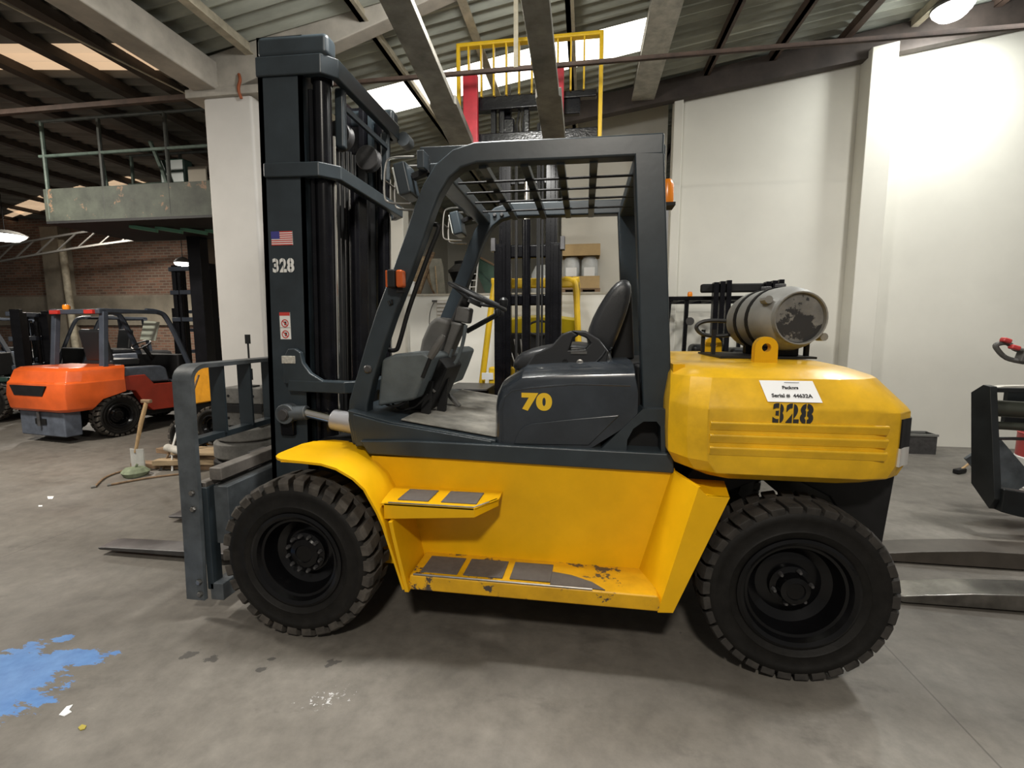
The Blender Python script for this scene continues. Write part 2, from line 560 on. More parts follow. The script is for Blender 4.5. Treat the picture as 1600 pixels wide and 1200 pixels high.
# louvre vent in the low wall
vent = empty('wall_vent', (-0.66, 5.06, 1.92), 'white louvred vent in the low storage wall', 'vent')
MB().bx(-0.17, 0.17, -0.03, 0.0, -0.17, 0.14).build('vent_frame', WALLW, vent, bevel=0.006)
for k in range(5):
    MB().box((0, -0.035, -0.13 + 0.058 * k), (0.30, 0.012, 0.05), (R(-35), 0, 0)).build('slat', PILW, vent)
# brick wall of the far bay
bw = MB().bx(-40, -2.4, 12.0, 12.3, 0, 7.4).build('wall_brick', brick_material())
tag(bw, 'dim brown brick wall at the far end of the hall', kind='structure')
GRND = mat('grey_render_band', (0.26, 0.23, 0.18), 0.85, var=0.25, scale=1.5)
MB().bx(-40, -2.4, 11.9, 12.0, 1.75, 2.75).build('render_band', GRND, bw)
for xx, wd in ((-16.6, 0.7), (-10.9, 0.5), (-5.2, 0.5)):
    MB().bx(xx, xx + wd, 11.6, 12.0, 0, 5.0).build('pier', GRND, bw)
wll = MB().bx(-36.3, -36, -3, 12.3, 0, 7.4).build('wall_left', GRND)
tag(wll, 'dim wall closing the left side of the hall', kind='structure')
# --- pillar and concrete beams at the valley
pl = MB().bx(-2.29, -1.77, 2.30, 2.75, 0, 3.86).build('pillar', PILW, bevel=0.03)
tag(pl, 'white painted concrete pillar behind the mast', kind='structure')
be = empty('valley_beams', (0, 0, 0), 'pale concrete beams meeting on top of the pillar', kind='structure')
MB().bx(-2.36, -2.10, -1.0, 2.45, 3.90, 4.16).build('beam', CONC, be, bevel=0.015)
MB().prism([(-2.42, 3.84), (-1.9, 3.92), (0.6, 4.67), (0.6, 4.78), (-2.42, 4.17)], 2.28, 2.44).build('beam', CONC, be, bevel=0.012)
MB().bx(-2.45, -1.60, 2.26, 2.80, 3.84, 3.92).build('pillar_cap', CONC, be, bevel=0.01)
MB().tube(smooth_path([(-1.86, 2.27, 4.02), (-1.83, 2.24, 3.95), (-1.86, 2.25, 3.88), (-1.85, 2.27, 3.80)]), 0.014, 6).build('rusty_stub', mat('orange_rust', (0.30, 0.08, 0.03), 0.8), be)

# --- corrugated roofs
def corrugated(y0, y1, x0, x1, zf, amp=0.030, period=0.155, t=0.004):
    b = MB()
    ny = max(4, int((y1 - y0) / period * 6))
    r0, r1 = [], []
    for i in range(ny + 1):
        y = y0 + (y1 - y0) * i / ny
        dz = amp * math.cos(2 * math.pi * y / period)
        r0.append((x0, y, zf(x0) + dz))
        r1.append((x1, y, zf(x1) + dz))
    b.loft([r0, r1], caps=False, closed=False)
    return b
ce = empty('ceiling', (0, 0, 0), 'corrugated sheet roof on purlins over the bright bay', kind='structure')
ed = [-1.0 + 0.9 * i for i in range(6)] + [3.5, 4.14] + [4.14 + 0.9 * (i + 1) for i in range(7)]
for a, b in zip(ed[:-1], ed[1:]):
    if abs(a - 3.5) < 1e-3:
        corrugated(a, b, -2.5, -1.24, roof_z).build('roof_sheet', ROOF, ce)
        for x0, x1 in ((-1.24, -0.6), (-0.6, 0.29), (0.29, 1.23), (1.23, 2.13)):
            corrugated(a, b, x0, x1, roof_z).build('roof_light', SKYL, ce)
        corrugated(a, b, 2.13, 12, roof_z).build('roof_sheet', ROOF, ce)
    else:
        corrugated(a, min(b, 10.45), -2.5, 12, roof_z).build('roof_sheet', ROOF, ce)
for x, wd, ht, mm in ((-1.76, 0.05, 0.10, PURL), (-0.60, 0.05, 0.10, PURL), (0.29, 0.05, 0.10, PURL), (1.23, 0.05, 0.10, PURL), (2.97, 0.04, 0.09, RUST), (3.78, 0.05, 0.10, RUST), (4.6, 0.05, 0.1, RUST), (5.41, 0.05, 0.10, PURL), (6.3, 0.05, 0.1, RUST)):
    b = MB().bx(x - wd / 2, x + wd / 2, 0.2, 10.4, roof_z(x) - 0.03 - ht, roof_z(x) - 0.025)
    b.bx(x - wd / 2, x + wd / 2 + 0.035, 0.2, 10.4, roof_z(x) - 0.03 - ht, roof_z(x) - 0.02 - ht)
    b.build('purlin', mm, ce)
# deep light box beam
b = MB().bx(2.08, 2.26, 0.2, 5.0, 4.72, 4.90)
b.bx(2.02, 2.32, 0.2, 5.0, 4.70, 4.725).bx(2.04, 2.30, 0.2, 5.0, 4.895, 4.92)
b.build('girder', mat('galvanised_girder', (0.42, 0.41, 0.37), 0.5, 0.3, var=0.25, scale=9), ce)
# dark sloping rafter along the back wall
MB().prism([(0.9, 4.45), (12, 4.33 + 0.14 * 12), (12, 4.54 + 0.16 * 12), (0.9, 4.70)], 4.93, 5.06).build('rafter', DKBROWN, ce)
# tie rod across the bay with a hanger
b = MB().bx(-2.2, 12, 2.48, 2.51, 3.96, 3.972).bx(-2.2, 12, 2.48, 2.488, 3.96, 3.995)
tr = b.build('tie_bar', RUST, ce)
MB().bx(0.76, 0.80, 2.47, 2.49, 3.98, 4.70).build('hanger', PURL, ce)
MB().bx(-1.08, -1.05, 2.47, 2.49, 3.98, 4.42).build('hanger', PURL, ce)

cl = empty('ceiling_dark_bay', (0, 0, 0), 'darker corrugated roof over the dark neighbouring bay', kind='structure')
ed = [-1.0, -0.1, 0.8, 1.5, 2.02, 2.48, 3.4, 4.3, 5.2, 6.1, 7.0, 7.9, 8.8, 9.7, 10.6, 11.5, 12.3]
for a, b in zip(ed[:-1], ed[1:]):
    if a == 2.02:
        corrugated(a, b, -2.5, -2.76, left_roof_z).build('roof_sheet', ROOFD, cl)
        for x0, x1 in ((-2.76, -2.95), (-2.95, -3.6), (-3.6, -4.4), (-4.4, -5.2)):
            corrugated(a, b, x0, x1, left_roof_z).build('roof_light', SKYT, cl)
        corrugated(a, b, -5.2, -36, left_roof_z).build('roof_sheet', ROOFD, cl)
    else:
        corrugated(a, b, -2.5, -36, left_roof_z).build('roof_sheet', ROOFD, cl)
for x in (-2.95, -3.6, -4.4, -5.3, -6.4, -7.6, -9.0, -10.6, -12.5, -15, -18, -22, -27):
    MB().bx(x - 0.06, x + 0.06, -0.5, 12, left_roof_z(x) - 0.12, left_roof_z(x) - 0.03).build('purlin', PURLD, cl)
for P in ([(-16.064, 10.355), (-12.166, 8.330), (-13.338, 9.590), (-16.883, 11.418)], [(-10.396, 7.549), (-9.429, 7.090), (-9.432, 7.423), (-9.709, 7.559)], [(-8.710, 6.913), (-7.387, 6.265), (-7.478, 6.852), (-8.826, 7.441)], [(-18.597, 11.939), (-15.269, 10.215), (-16.082, 10.838), (-20.262, 13.086)]):
    q = [(x, y, left_roof_z(x) - 0.026) for x, y in P]
    MB().add(q + [(x, y, z + 0.004) for x, y, z in q], [(0, 1, 2, 3), (7, 6, 5, 4), (0, 4, 5, 1), (1, 5, 6, 2), (2, 6, 7, 3), (3, 7, 4, 0)]).build('roof_light', SKYT, cl)
MB().bx(-36, -2.3, 2.62, 2.67, 4.02, 4.07).build('tie_bar', RUST, cl)
MB().tube([(-2.95, 0.4, 4.0), (-2.62, 2.6, 4.0)], 0.008, 5).build('conduit', PURL, cl)

# far end of the dark bay: pale downpipe, lattice truss and brighter roof lights
cpx = [(-15.523, 4.102), (-15.375, 4.098), (-15.610, 0.637)]
MB().cyl((cpx[1][0], 11.4, 0.0), (cpx[0][0], 11.4, cpx[0][1] + 0.4), 0.10, 12).build('downpipe', PURL, bw)
SKYB = mat('pale_blue_roof_light', (0.6, 0.65, 0.75), 0.6, emit=(0.80, 0.86, 1.0), estr=0.75)
for P, mm in (([(-17.377, 14.368), (-15.458, 13.079), (-15.705, 13.588), (-17.713, 14.968)], SKYL), ([(-14.866, 12.831), (-13.522, 12.014), (-13.683, 12.347), (-15.236, 13.358)], SKYT), ([(-14.413, 12.937), (-12.518, 11.695), (-12.467, 11.969), (-14.715, 13.571)], SKYB), ([(-22.459, 20.604), (-20.070, 19.180), (-20.355, 20.279), (-23.140, 22.186)], SKYT), ([(-19.225, 19.277), (-17.442, 18.292), (-17.594, 19.291), (-19.739, 20.911)], SKYT)):
    q = [(x, y, left_roof_z(x) - 0.03) for x, y in P]
    MB().add(q + [(x, y, z + 0.004) for x, y, z in q], [(0, 1, 2, 3), (7, 6, 5, 4), (0, 4, 5, 1), (1, 5, 6, 2), (2, 6, 7, 3), (3, 7, 4, 0)]).build('roof_light', mm, cl)
tx0, tx1, tyy = -18.5, -7.0, 9.6
tw = MB()
def tz(x, o):
    f = (x - tx0) / (tx1 - tx0)
    return 3.55 + 1.05 * math.sin(f * math.pi * 0.5) + o
N_ = 16
for i in range(N_):
    xa, xb = tx0 + (tx1 - tx0) * i / N_, tx0 + (tx1 - tx0) * (i + 1) / N_
    tw.bar((xa, tyy, tz(xa, 0)), (xb, tyy, tz(xb, 0)), 0.05, 0.05)
    tw.bar((xa, tyy, tz(xa, -0.4)), (xb, tyy, tz(xb, -0.4)), 0.05, 0.05)
    tw.bar((xa, tyy, tz(xa, -0.4)), (xb, tyy, tz(xb, 0)), 0.03, 0.03)
    tw.bar((xb, tyy, tz(xb, -0.4)), (xb, tyy, tz(xb, 0)), 0.03, 0.03)
tw.build('lattice_truss', mat('grey_truss_paint', (0.13, 0.125, 0.115), 0.6), cl)
# ================================================================ tyres and wheels (shared by all trucks)
def tread_lugs(r, width, n, depth, skew=0.5, y0=0.0, ch=0.02, cover=0.34):
    """two staggered rows of chunky lugs; each lug wraps over the shoulder"""
    b = MB()
    da = 2 * math.pi / n
    for row in (0, 1):
        for k in range(n):
            a = da * (k + 0.5 * row)
            ya, ym = (y0, y0 + width * 0.54) if row == 0 else (y0 + width, y0 + width * 0.46)
            wq = da * cover
            sh = da * skew
            sg = 1 if row == 0 else -1
            prof = [(ya + sg * 0.004, r - depth * 2.3), (ya - sg * 0.0, r - depth * 0.55), (ya + sg * ch, r - 0.002), (ym, r)]
            rings = []
            for i, (yy, rr) in enumerate(prof):
                f = i / 3.0
                off = sh * max(0, (f - 0.5)) * 1.2
                ww = wq * (1.0 if i < 3 else 0.8)
                q = []
                for rad in (rr, rr - depth * 1.3):
                    for s_ in ((-1, 1) if rad == rr else (1, -1)):
                        aa = a + off + s_ * ww
                        q.append((rad * math.cos(aa), yy if rad == rr else yy + sg * (0.012 if i < 2 else 0), rad * math.sin(aa)))
                rings.append(q)
            b.loft(rings)
    return b
def wheel(parent, c, r, width, side, rim_r, lugs=34, depth=0.028, dish=0.09, nuts=10, hub_r=0.085, hub_out=0.0, tread=True, cover=0.34, dust=None):
    """c = centre of the outer face; side=+1: body extends to +y from the face"""
    W = MB()
    s = side
    # rim: lipped barrel with a dished disc
    W.lathe([(rim_r * 0.985, width * s), (rim_r, 0.012 * s), (rim_r + 0.018, -0.004 * s), (rim_r + 0.020, 0.010 * s), (rim_r + 0.004, 0.030 * s)], (0, 0, 0), n=48)
    W = MB()
    W.lathe([(rim_r - 0.002, width * 0.9 * s), (rim_r + 0.024, 0.030 * s), (rim_r + 0.026, 0.004 * s), (rim_r + 0.012, -0.002 * s), (rim_r - 0.004, 0.008 * s),
             (rim_r - 0.016, 0.030 * s), (rim_r - 0.028, 0.034 * s), (rim_r - 0.034, 0.060 * s), (rim_r - 0.050, dish * s), (rim_r * 0.62, (dish + 0.022) * s),
             (hub_r + 0.03, (dish + 0.01) * s), (0.01, (dish + 0.01) * s)], (0, 0, 0), n=56)
    w_ = W.build('wheel', RIM, parent, ang=25)
    w_.location = c
    hb = MB().lathe([(hub_r + 0.022, (dish + 0.02) * s), (hub_r + 0.020, (dish - 0.018) * s), (hub_r - 0.004, (dish - 0.026) * s), (hub_r - 0.012, (dish - 0.034 - hub_out) * s),
                     (hub_r * 0.55, (dish - 0.040 - hub_out) * s), (hub_r * 0.5, (dish - 0.034 - hub_out) * s), (0.005, (dish - 0.034 - hub_out) * s)], (0, 0, 0), n=36)
    hb.build('hub', RIM, w_, ang=25)
    for k in range(nuts):
        a = 2 * math.pi * k / nuts + 0.2
        MB().lathe([(0.011, 0), (0.011, -0.016 * s), (0.007, -0.024 * s)], ((hub_r + 0.006) * math.cos(a), (dish - 0.022) * s, (hub_r + 0.006) * math.sin(a)), n=6).build('wheel_nut', DKSTEEL, w_)
    rc = r - depth
    T = MB()
    T.lathe([(rim_r + 0.010, width * 0.86 * s), (rim_r + 0.012, 0.030 * s), (rim_r + 0.030, 0.010 * s), (rim_r + 0.055, 0.004 * s), (rim_r + 0.060, -0.001 * s), (rim_r + 0.068, 0.004 * s), (rc - 0.055, 0.0), (rc - 0.050, -0.004 * s), (rc - 0.032, -0.002 * s), (rc - 0.012, 0.010 * s), (rc, 0.034 * s),
             (rc + 0.004, width * 0.5 * s), (rc, (width - 0.034) * s), (rc - 0.05, width * s), (rim_r + 0.03, width * s)], (0, 0, 0), n=72, closed=True)
    T.build('tyre', RUB, w_, ang=50)
    if tread:
        L = tread_lugs(r, width, lugs, depth, cover=cover)
        if s < 0:
            L.v = [(x, -y, z) for x, y, z in L.v]
        L.build('tread', dust or DUST, w_, bevel=0.004, seg=1)
    return w_

# ================================================================ the big yellow and charcoal forklift
FK = empty('forklift', (0, 0, 0), 'large yellow and charcoal forklift marked 70 and 328 in the middle of the hall', 'forklift')
WHL = wheel(FK, (0.0, 0.0, 0.425), 0.425, 0.225, 1, 0.225, lugs=30, depth=0.030, dish=0.115, nuts=12, hub_r=0.088)
wheel(FK, (0.0, 2.0, 0.425), 0.425, 0.225, -1, 0.225, lugs=30, depth=0.030, dish=0.115, nuts=12, hub_r=0.088)
wheel(FK, (2.41, 0.056, 0.42), 0.42, 0.225, 1, 0.235, lugs=34, depth=0.019, cover=0.41, dust=DUSTR, dish=0.10, nuts=6, hub_r=0.075, hub_out=0.03)
wheel(FK, (2.41, 1.944, 0.42), 0.42, 0.225, -1, 0.235, lugs=34, depth=0.019, cover=0.41, dust=DUSTR, dish=0.10, nuts=6, hub_r=0.075, hub_out=0.03)
MB().cyl((0, 0.15, 0.42), (0, 1.85, 0.42), 0.11, 20).build('front_axle', BLKM, FK)
MB().bx(2.32, 2.50, 0.25, 1.75, 0.33, 0.50).build('rear_axle', BLKM, FK, bevel=0.02)

# --- chassis core (behind the side panels)
MB().prism([(-0.1, 0.42), (2.0, 0.34), (2.0, 0.95), (-0.1, 0.95)], 0.42, 1.58).build('chassis', BLKM, FK)
# --- fender: bent sheet over the front wheel
fo = [(-0.120, 0.982), (-0.075, 0.967), (0.045, 0.943), (0.165, 0.929), (0.255, 0.913), (0.338, 0.878), (0.395, 0.827), (0.426, 0.770), (0.458, 0.713), (0.488, 0.643), (0.585, 0.323)]
fo = [(fo[0][0], 0.972)] + [(x, z) for x, z in fo[1:]]
fo = [(-0.135, 0.955), (-0.05, 0.955), (0.06, 0.952), (0.17, 0.945), (0.25, 0.925)] + fo[5:]
def sheet(profile, y0, y1, t, name, m, taper_front=0.0):
    b = MB()
    P = [Vector(p) for p in profile]
    top, bot = [], []
    for i in range(len(P)):
        tg = (P[min(i + 1, len(P) - 1)] - P[max(i - 1, 0)]).normalized()
        nr = Vector((tg.y, -tg.x))
        if nr.y > 0:
            nr = -nr
        top.append(P[i])
        bot.append(P[i] + nr * t)
    ring = lambda y, ins: [(p.x + (ins if i == 0 else (ins * 0.35 if i == 1 else 0)), y, p.y) for i, p in enumerate(top)] + [(p.x + (ins if len(top) - 1 - i == 0 else 0), y, p.y) for i, p in enumerate(reversed(bot))]
    rings = [ring(y0, taper_front), ring(y0 + 0.008, taper_front * 0.70), ring(y0 + 0.028, taper_front * 0.40), ring(y0 + 0.06, taper_front * 0.16), ring(y0 + 0.10, taper_front * 0.03), ring(y0 + 0.13, 0.0), ring(y1 - 0.12, 0.0), ring(y1 - 0.05, 0.03), ring(y1, 0.13)]
    b.loft(rings)
    return b.build(name, m, FK, ang=28)
sheet(fo, 0.0, 0.44, 0.012, 'front_fender', YEL, 0.125)
# mirrored far fender
sheet(fo, 1.56, 2.0, 0.012, 'front_fender', YEL, 0.0)

# --- recessed yellow side panel, steps, rear flare (near side)
MB().bx(0.30, 1.90, 0.28, 0.32, 0.30, 0.915).build('side_panel', YEL, FK, bevel=0.004)
MB().bx(0.30, 1.90, 1.68, 1.72, 0.30, 0.915).build('side_panel', YEL, FK, bevel=0.004)
st = MB().prism([(0.585, 0.305), (0.60, 0.385), (1.80, 0.378), (1.84, 0.300)], 0.030, 0.29).build('lower_step', YELWORN, FK, bevel=0.010)
for a, b_ in ((0.645, 0.835), (0.865, 1.065), (1.10, 1.30)):
    MB().prism([(a, 0.065), (b_, 0.065), (b_ + 0.005, 0.235), (a + 0.005, 0.235)], 0.3835, 0.3885, 'z').build('grip_pad', PAD, st, bevel=0.002)
MB().prism([(1.30, 0.05), (1.42, 0.045), (1.56, 0.038), (1.50, 0.10), (1.40, 0.15), (1.30, 0.17)], 0.381, 0.3850, 'z').build('worn_patch', PAD, st)
MB().tube([(0.62, 0.034, 0.388), (1.1, 0.034, 0.386), (1.5, 0.034, 0.384)], 0.005, 6).build('bare_edge', STEEL, st)
up = MB().prism([(0.46, 0.03), (0.935, 0.03), (1.03, 0.17), (1.03, 0.29), (0.42, 0.29)], 0.735, 0.75, 'z')
up.prism([(0.475, 0.665), (0.935, 0.700), (0.935, 0.75), (0.475, 0.75)], 0.03, 0.042)
up.add([(0.935, 0.03, 0.700), (1.03, 0.17, 0.712), (1.03, 0.17, 0.75), (0.935, 0.03, 0.75), (0.925, 0.042, 0.700), (1.015, 0.18, 0.712), (1.015, 0.18, 0.75), (0.925, 0.042, 0.75)],
       [(0, 1, 2, 3), (7, 6, 5, 4), (0, 4, 5, 1), (3, 2, 6, 7), (1, 5, 6, 2), (0, 3, 7, 4)])
us = up.build('upper_step', YEL, FK, bevel=0.004)
for a, b_ in ((0.53, 0.69), (0.755, 0.935)):
    MB().prism([(a, 0.075), (b_, 0.075), (b_ + 0.005, 0.235), (a + 0.005, 0.235)], 0.7495, 0.755, 'z').build('grip_pad', PAD, us, bevel=0.002)
MB().tube([(0.50, 0.033, 0.752), (0.93, 0.033, 0.752), (0.99, 0.115, 0.752)], 0.004, 6).build('bare_edge', STEEL, us)
# closing plate between fender and lower step
MB().prism([(0.508, 0.665), (0.526, 0.665), (0.605, 0.306), (0.583, 0.306)], 0.004, 0.30).build('step_end_plate', YEL, FK, bevel=0.003)
# rear flare: slanted plate plus outer cheek
g = MB()
A = [(1.885, 0.28, 0.905), (1.955, 0.03, 0.905), (1.80, 0.03, 0.300), (1.74, 0.28, 0.370)]
g.loft([[Vector(p) for p in A], [Vector(p) + Vector((0.012, 0.012, 0)) for p in A]])
g.prism([(1.955, 0.905), (1.995, 0.866), (2.088, 0.866), (1.868, 0.305), (1.80, 0.300)], 0.028, 0.040)
g.prism([(1.945, 0.034), (2.088, 0.034), (2.13, 0.27), (1.885, 0.29)], 0.856, 0.866, 'z')
g.build('rear_flare', YEL, FK, ang=20)

# --- grey sill and floor frame
MB().prism([(0.245, 1.000), (0.294, 0.927), (1.893, 0.894), (1.886, 0.992), (0.526, 1.010)], 0.26, 1.74).build('sill', NAVY, FK, bevel=0.008)
# --- floor plate and mat rising to the toe board
fp = MB().prism([(0.20, 0.955), (0.99, 0.985), (0.99, 1.02), (0.42, 1.10), (0.16, 1.16)], 0.30, 1.70)
fpo = fp.build('floor_plate', NAVY, FK, bevel=0.006)
mt = MB().prism([(0.45, 1.103), (0.985, 1.026), (0.985, 1.034), (0.455, 1.112)], 0.34, 1.66)
mt.build('floor_mat', MATF, FK, bevel=0.003)
MB().prism([(0.215, 0.965), (0.97, 0.985), (0.97, 1.018), (0.40, 1.095), (0.20, 1.14)], 0.283, 0.30).build('toe_side_panel', NAVY, FK, bevel=0.005)

# --- hood with the big 70
hp = [(0.974, 0.983), (0.978, 1.180), (0.989, 1.249), (1.016, 1.304), (1.064, 1.341), (1.128, 1.383), (1.306, 1.398), (1.695, 1.413), (1.713, 1.329), (1.713, 1.232), (1.649, 1.158), (1.475, 0.996)]
def hood_ring(y, ins):
    cx = sum(p[0] for p in hp) / len(hp)
    cz = sum(p[1] for p in hp) / len(hp)
    out = []
    for x, z in hp:
        zz = z - ins * (1.0 if z > 1.15 else 0.15)
        out.append((x + (ins * 0.6 if x < 1.12 and z < 1.42 and x < 1.05 else 0), y, zz))
    return out
hd = MB().loft([hood_ring(0.305, 0.05), hood_ring(0.312, 0.032), hood_ring(0.34, 0.012), hood_ring(0.42, -0.012), hood_ring(0.60, -0.02), hood_ring(1.40, -0.02), hood_ring(1.62, -0.005), hood_ring(1.69, 0.05)])
hood = hd.build('hood', HOOD, FK, ang=24)
lp = [(1.087, 1.003), (1.097, 1.038), (1.118, 1.079), (1.144, 1.104), (1.184, 1.118), (1.408, 1.148), (1.628, 1.174), (1.475, 1.011)]
MB().prism(lp, 0.297, 0.31).build('hood_lower_pressing', HOOD, hood, bevel=0.006)
MB().tube([(p[0], 0.309, p[1]) for p in [(1.024, 1.012), (1.021, 1.183), (1.035, 1.245), (1.076, 1.286), (1.176, 1.301), (1.405, 1.325), (1.675, 1.323)]], 0.007, 8).build('hood_bead', HOOD, hood)
MB().tube([(p[0], 0.33, p[1]) for p in [(1.072, 1.317), (1.123, 1.338), (1.339, 1.358), (1.675, 1.373)]], 0.008, 8).build('hood_bead', HOOD, hood)
lettering('size_number', '70', 0.112, TXTY, hood, ([(1.204, 1.226)] [0][0], 0.302, [(1.204, 1.226)] [0][1]), offset=0.007, sx=1.30, spacing=1.08, label='yellow number 70')

# --- overhead guard
OY0, OY1 = 0.37, 0.46
front_leg = [(0.198, 0.953), (0.180, 1.091), (0.188, 1.191), (0.232, 1.331), (0.296, 1.511), (0.361, 1.681), (0.464, 1.911), (0.548, 2.111), (0.594, 2.232), (0.638, 2.328), (0.699, 2.416), (0.779, 2.475), (0.878, 2.499), (0.995, 2.499), (1.385, 2.493), (1.808, 2.491)]
half = [0.055, 0.058, 0.056, 0.05] + [0.052] * 12
def guard_side(y0, y1, nm):
    o = MB().sweep(front_leg, half, y0, y1).build(nm, NAVY, FK, bevel=0.012, ang=25)
    rp = [(1.667, 2.460), (1.810, 2.452), (1.892, 1.191), (1.745, 1.193)]
    MB().prism(rp, y0, y1).build('guard_rear_post', NAVY, FK, bevel=0.010)
    return o
guard_side(OY0, OY1, 'guard_side_rail')
guard_side(1.54, 1.63, 'guard_side_rail')
MB().bx(1.68, 1.82, 0.40, 1.60, 2.42, 2.50).build('guard_cross_bar', NAVY, FK, bevel=0.01)
MB().bx(0.62, 0.72, 0.40, 1.60, 2.40, 2.47).build('guard_cross_bar', NAVY, FK, bevel=0.01)
for a, b_ in zip([(0.937, 2.481), (1.142, 2.480), (1.320, 2.480), (1.478, 2.481)], [(0.871, 2.507), (1.103, 2.498), (1.294, 2.500), (1.471, 2.502)]):
    xm = (a[0] + b_[0]) / 2
    MB().bar((xm, 0.42, 2.450), (xm, 1.60, 2.450), 0.042, 0.035).build('guard_bar', NAVY, FK, bevel=0.003)
for y in (0.62, 0.82, 1.04, 1.28):
    MB().cyl((0.70, y, 2.425), (1.74, y, 2.425), 0.007, 8).build('guard_rod', BLKM, FK)
for u in ((0.70,), (0.755,), (0.81,)):
    MB().lathe([(0.016, 0), (0.016, -0.012), (0.010, -0.02)], (u[0], 1.54, 2.46), n=8).build('guard_bolt', DKSTEEL, FK)
# front visor plate on top of the guard
MB().prism([(0.548, 2.577), (0.845, 2.573), (0.782, 2.512), (0.703, 2.450), (0.616, 2.368), (0.560, 2.471)], 0.466, 0.478).build('visor_plate', NAVY, FK, bevel=0.004)
MB().bx(0.56, 0.60, 0.38, 1.62, 2.44, 2.53).build('visor_bar', NAVY, FK, bevel=0.005)
# rear post foot with pocket
ft = [(1.738, 1.206), (1.879, 1.206), (1.904, 0.962), (1.493, 0.949)]
fx = lambda u, v: 0
pk = [(1.665, 0.993), (1.672, 1.061), (1.700, 1.115), (1.746, 1.146), (1.800, 1.148), (1.823, 1.126), (1.832, 0.960), (1.666, 0.956)]
foot = MB()
o_ = [(1.493, 0.949), (1.738, 1.206), (1.879, 1.206), (1.904, 0.959)]
i_ = [(1.662, 0.966), (1.666, 1.047), (1.694, 1.105), (1.743, 1.143), (1.806, 1.145), (1.826, 1.119), (1.834, 0.973)]
foot.prism(o_[:3] + [o_[3]] + [(i_[6][0], o_[3][1])] + list(reversed(i_)) + [(i_[0][0], o_[0][1] - 0.0)], 0.30, 0.44)
foot.build('guard_post_foot', NAVY, FK, ang=30)
MB().prism([(1.611, 0.936), (1.656, 1.133), (1.849, 1.156), (1.872, 0.946)], 0.40, 0.42).build('foot_pocket', BLKM, FK)
MB().bx(1.44, 1.90, 0.30, 0.44, 0.955, 0.985).build('guard_post_base', NAVY, FK, bevel=0.004)
# bolts on the front leg
for u in [(0.256, 1.382), (0.198, 1.074)]:
    MB().lathe([(0.024, 0.02), (0.024, -0.006), (0.016, -0.014)], (u[0], 0.37, u[1]), n=12).build('leg_bolt', DKSTEEL, FK, ang=20)
# turn signal
ts = empty('turn_signal', (0, 0, 0))
ts.parent = FK
c0 = [(0.398, 1.867), (0.444, 1.866), (0.462, 1.866), (0.494, 1.866)]
MB().bx(c0[0][0] + 0.012, c0[1][0] + 0.012, 0.30, 0.37, c0[0][1] - 0.048, c0[0][1] + 0.048).build('lamp_body', BLKM, ts, bevel=0.01)
MB().bx(c0[1][0] + 0.012, c0[3][0], 0.305, 0.365, c0[0][1] - 0.046, c0[0][1] + 0.046).build('lens', ORANGE, ts, bevel=0.012, seg=3)
MB().bx(c0[0][0], c0[0][0] + 0.012, 0.31, 0.36, c0[0][1] - 0.044, c0[0][1] + 0.044).build('lens', ORANGE, ts, bevel=0.004)
MB().bx(c0[1][0], c0[3][0] - 0.01, 0.335, 0.375, c0[0][1] - 0.07, c0[0][1] - 0.045).build('lamp_bracket', BLKM, ts)
MB().tube([(p[0], 0.362, p[1]) for p in [(0.409, 1.762), (0.412, 1.741), (0.398, 1.734), (0.391, 1.755)]], 0.006, 6).build('cable_clip', BLKM, FK)
# grab rail inside the front leg
gp = [(p[0], 0.50, p[1]) for p in [(0.588, 2.181), (0.632, 2.172), (0.631, 2.138), (0.569, 2.001), (0.457, 1.727), (0.390, 1.523), (0.366, 1.483), (0.319, 1.486), (0.297, 1.504)]]
MB().tube(smooth_path(gp, 5), 0.013, 10).build('grab_rail', BLKM, FK)
# work lamps on the guard front
def work_lamp(y):
    k = empty('work_lamp', (0, 0, 0))
    k.parent = FK
    MB().box((0.475, y, 2.395), (0.07, 0.16, 0.17), (0, R(-12), 0)).build('lamp_housing', NAVY, k, bevel=0.012)
    MB().box((0.435, y, 2.388), (0.012, 0.13, 0.14), (0, R(-12), 0)).build('lamp_glass', mat('lamp_glass', (0.5, 0.52, 0.5), 0.1), k, bevel=0.004)
    for dy in (-0.07, 0.07):
        MB().tube(smooth_path([(0.545, y + dy, 2.50), (0.42, y + dy, 2.50), (0.385, y + dy, 2.46), (0.375, y + dy, 2.32), (0.40, y + dy, 2.275), (0.52, y + dy, 2.265)], 4), 0.006, 6).build('wire_guard', STEEL, k)
    MB().tube([(0.375, y - 0.07, 2.39), (0.375, y + 0.07, 2.39)], 0.005, 6).build('wire_guard', STEEL, k)
    MB().bar((0.51, y, 2.42), (0.60, y, 2.45), 0.04, 0.03).build('lamp_bracket', BLKM, k)
work_lamp(0.46)
work_lamp(1.52)
# rear amber beacon on the near post
bk = empty('beacon', (0, 0, 0))
bk.parent = FK
MB().bx(1.80, 1.90, 0.55, 0.66, 2.245, 2.262).build('beacon_bracket', BLKM, bk)
MB().lathe([(0.034, 0), (0.036, 0.02), (0.034, 0.10), (0.022, 0.125), (0.002, 0.13)], (1.862, 0.60, 2.262), 'z', 16).build('beacon_lens', AMBER, bk)

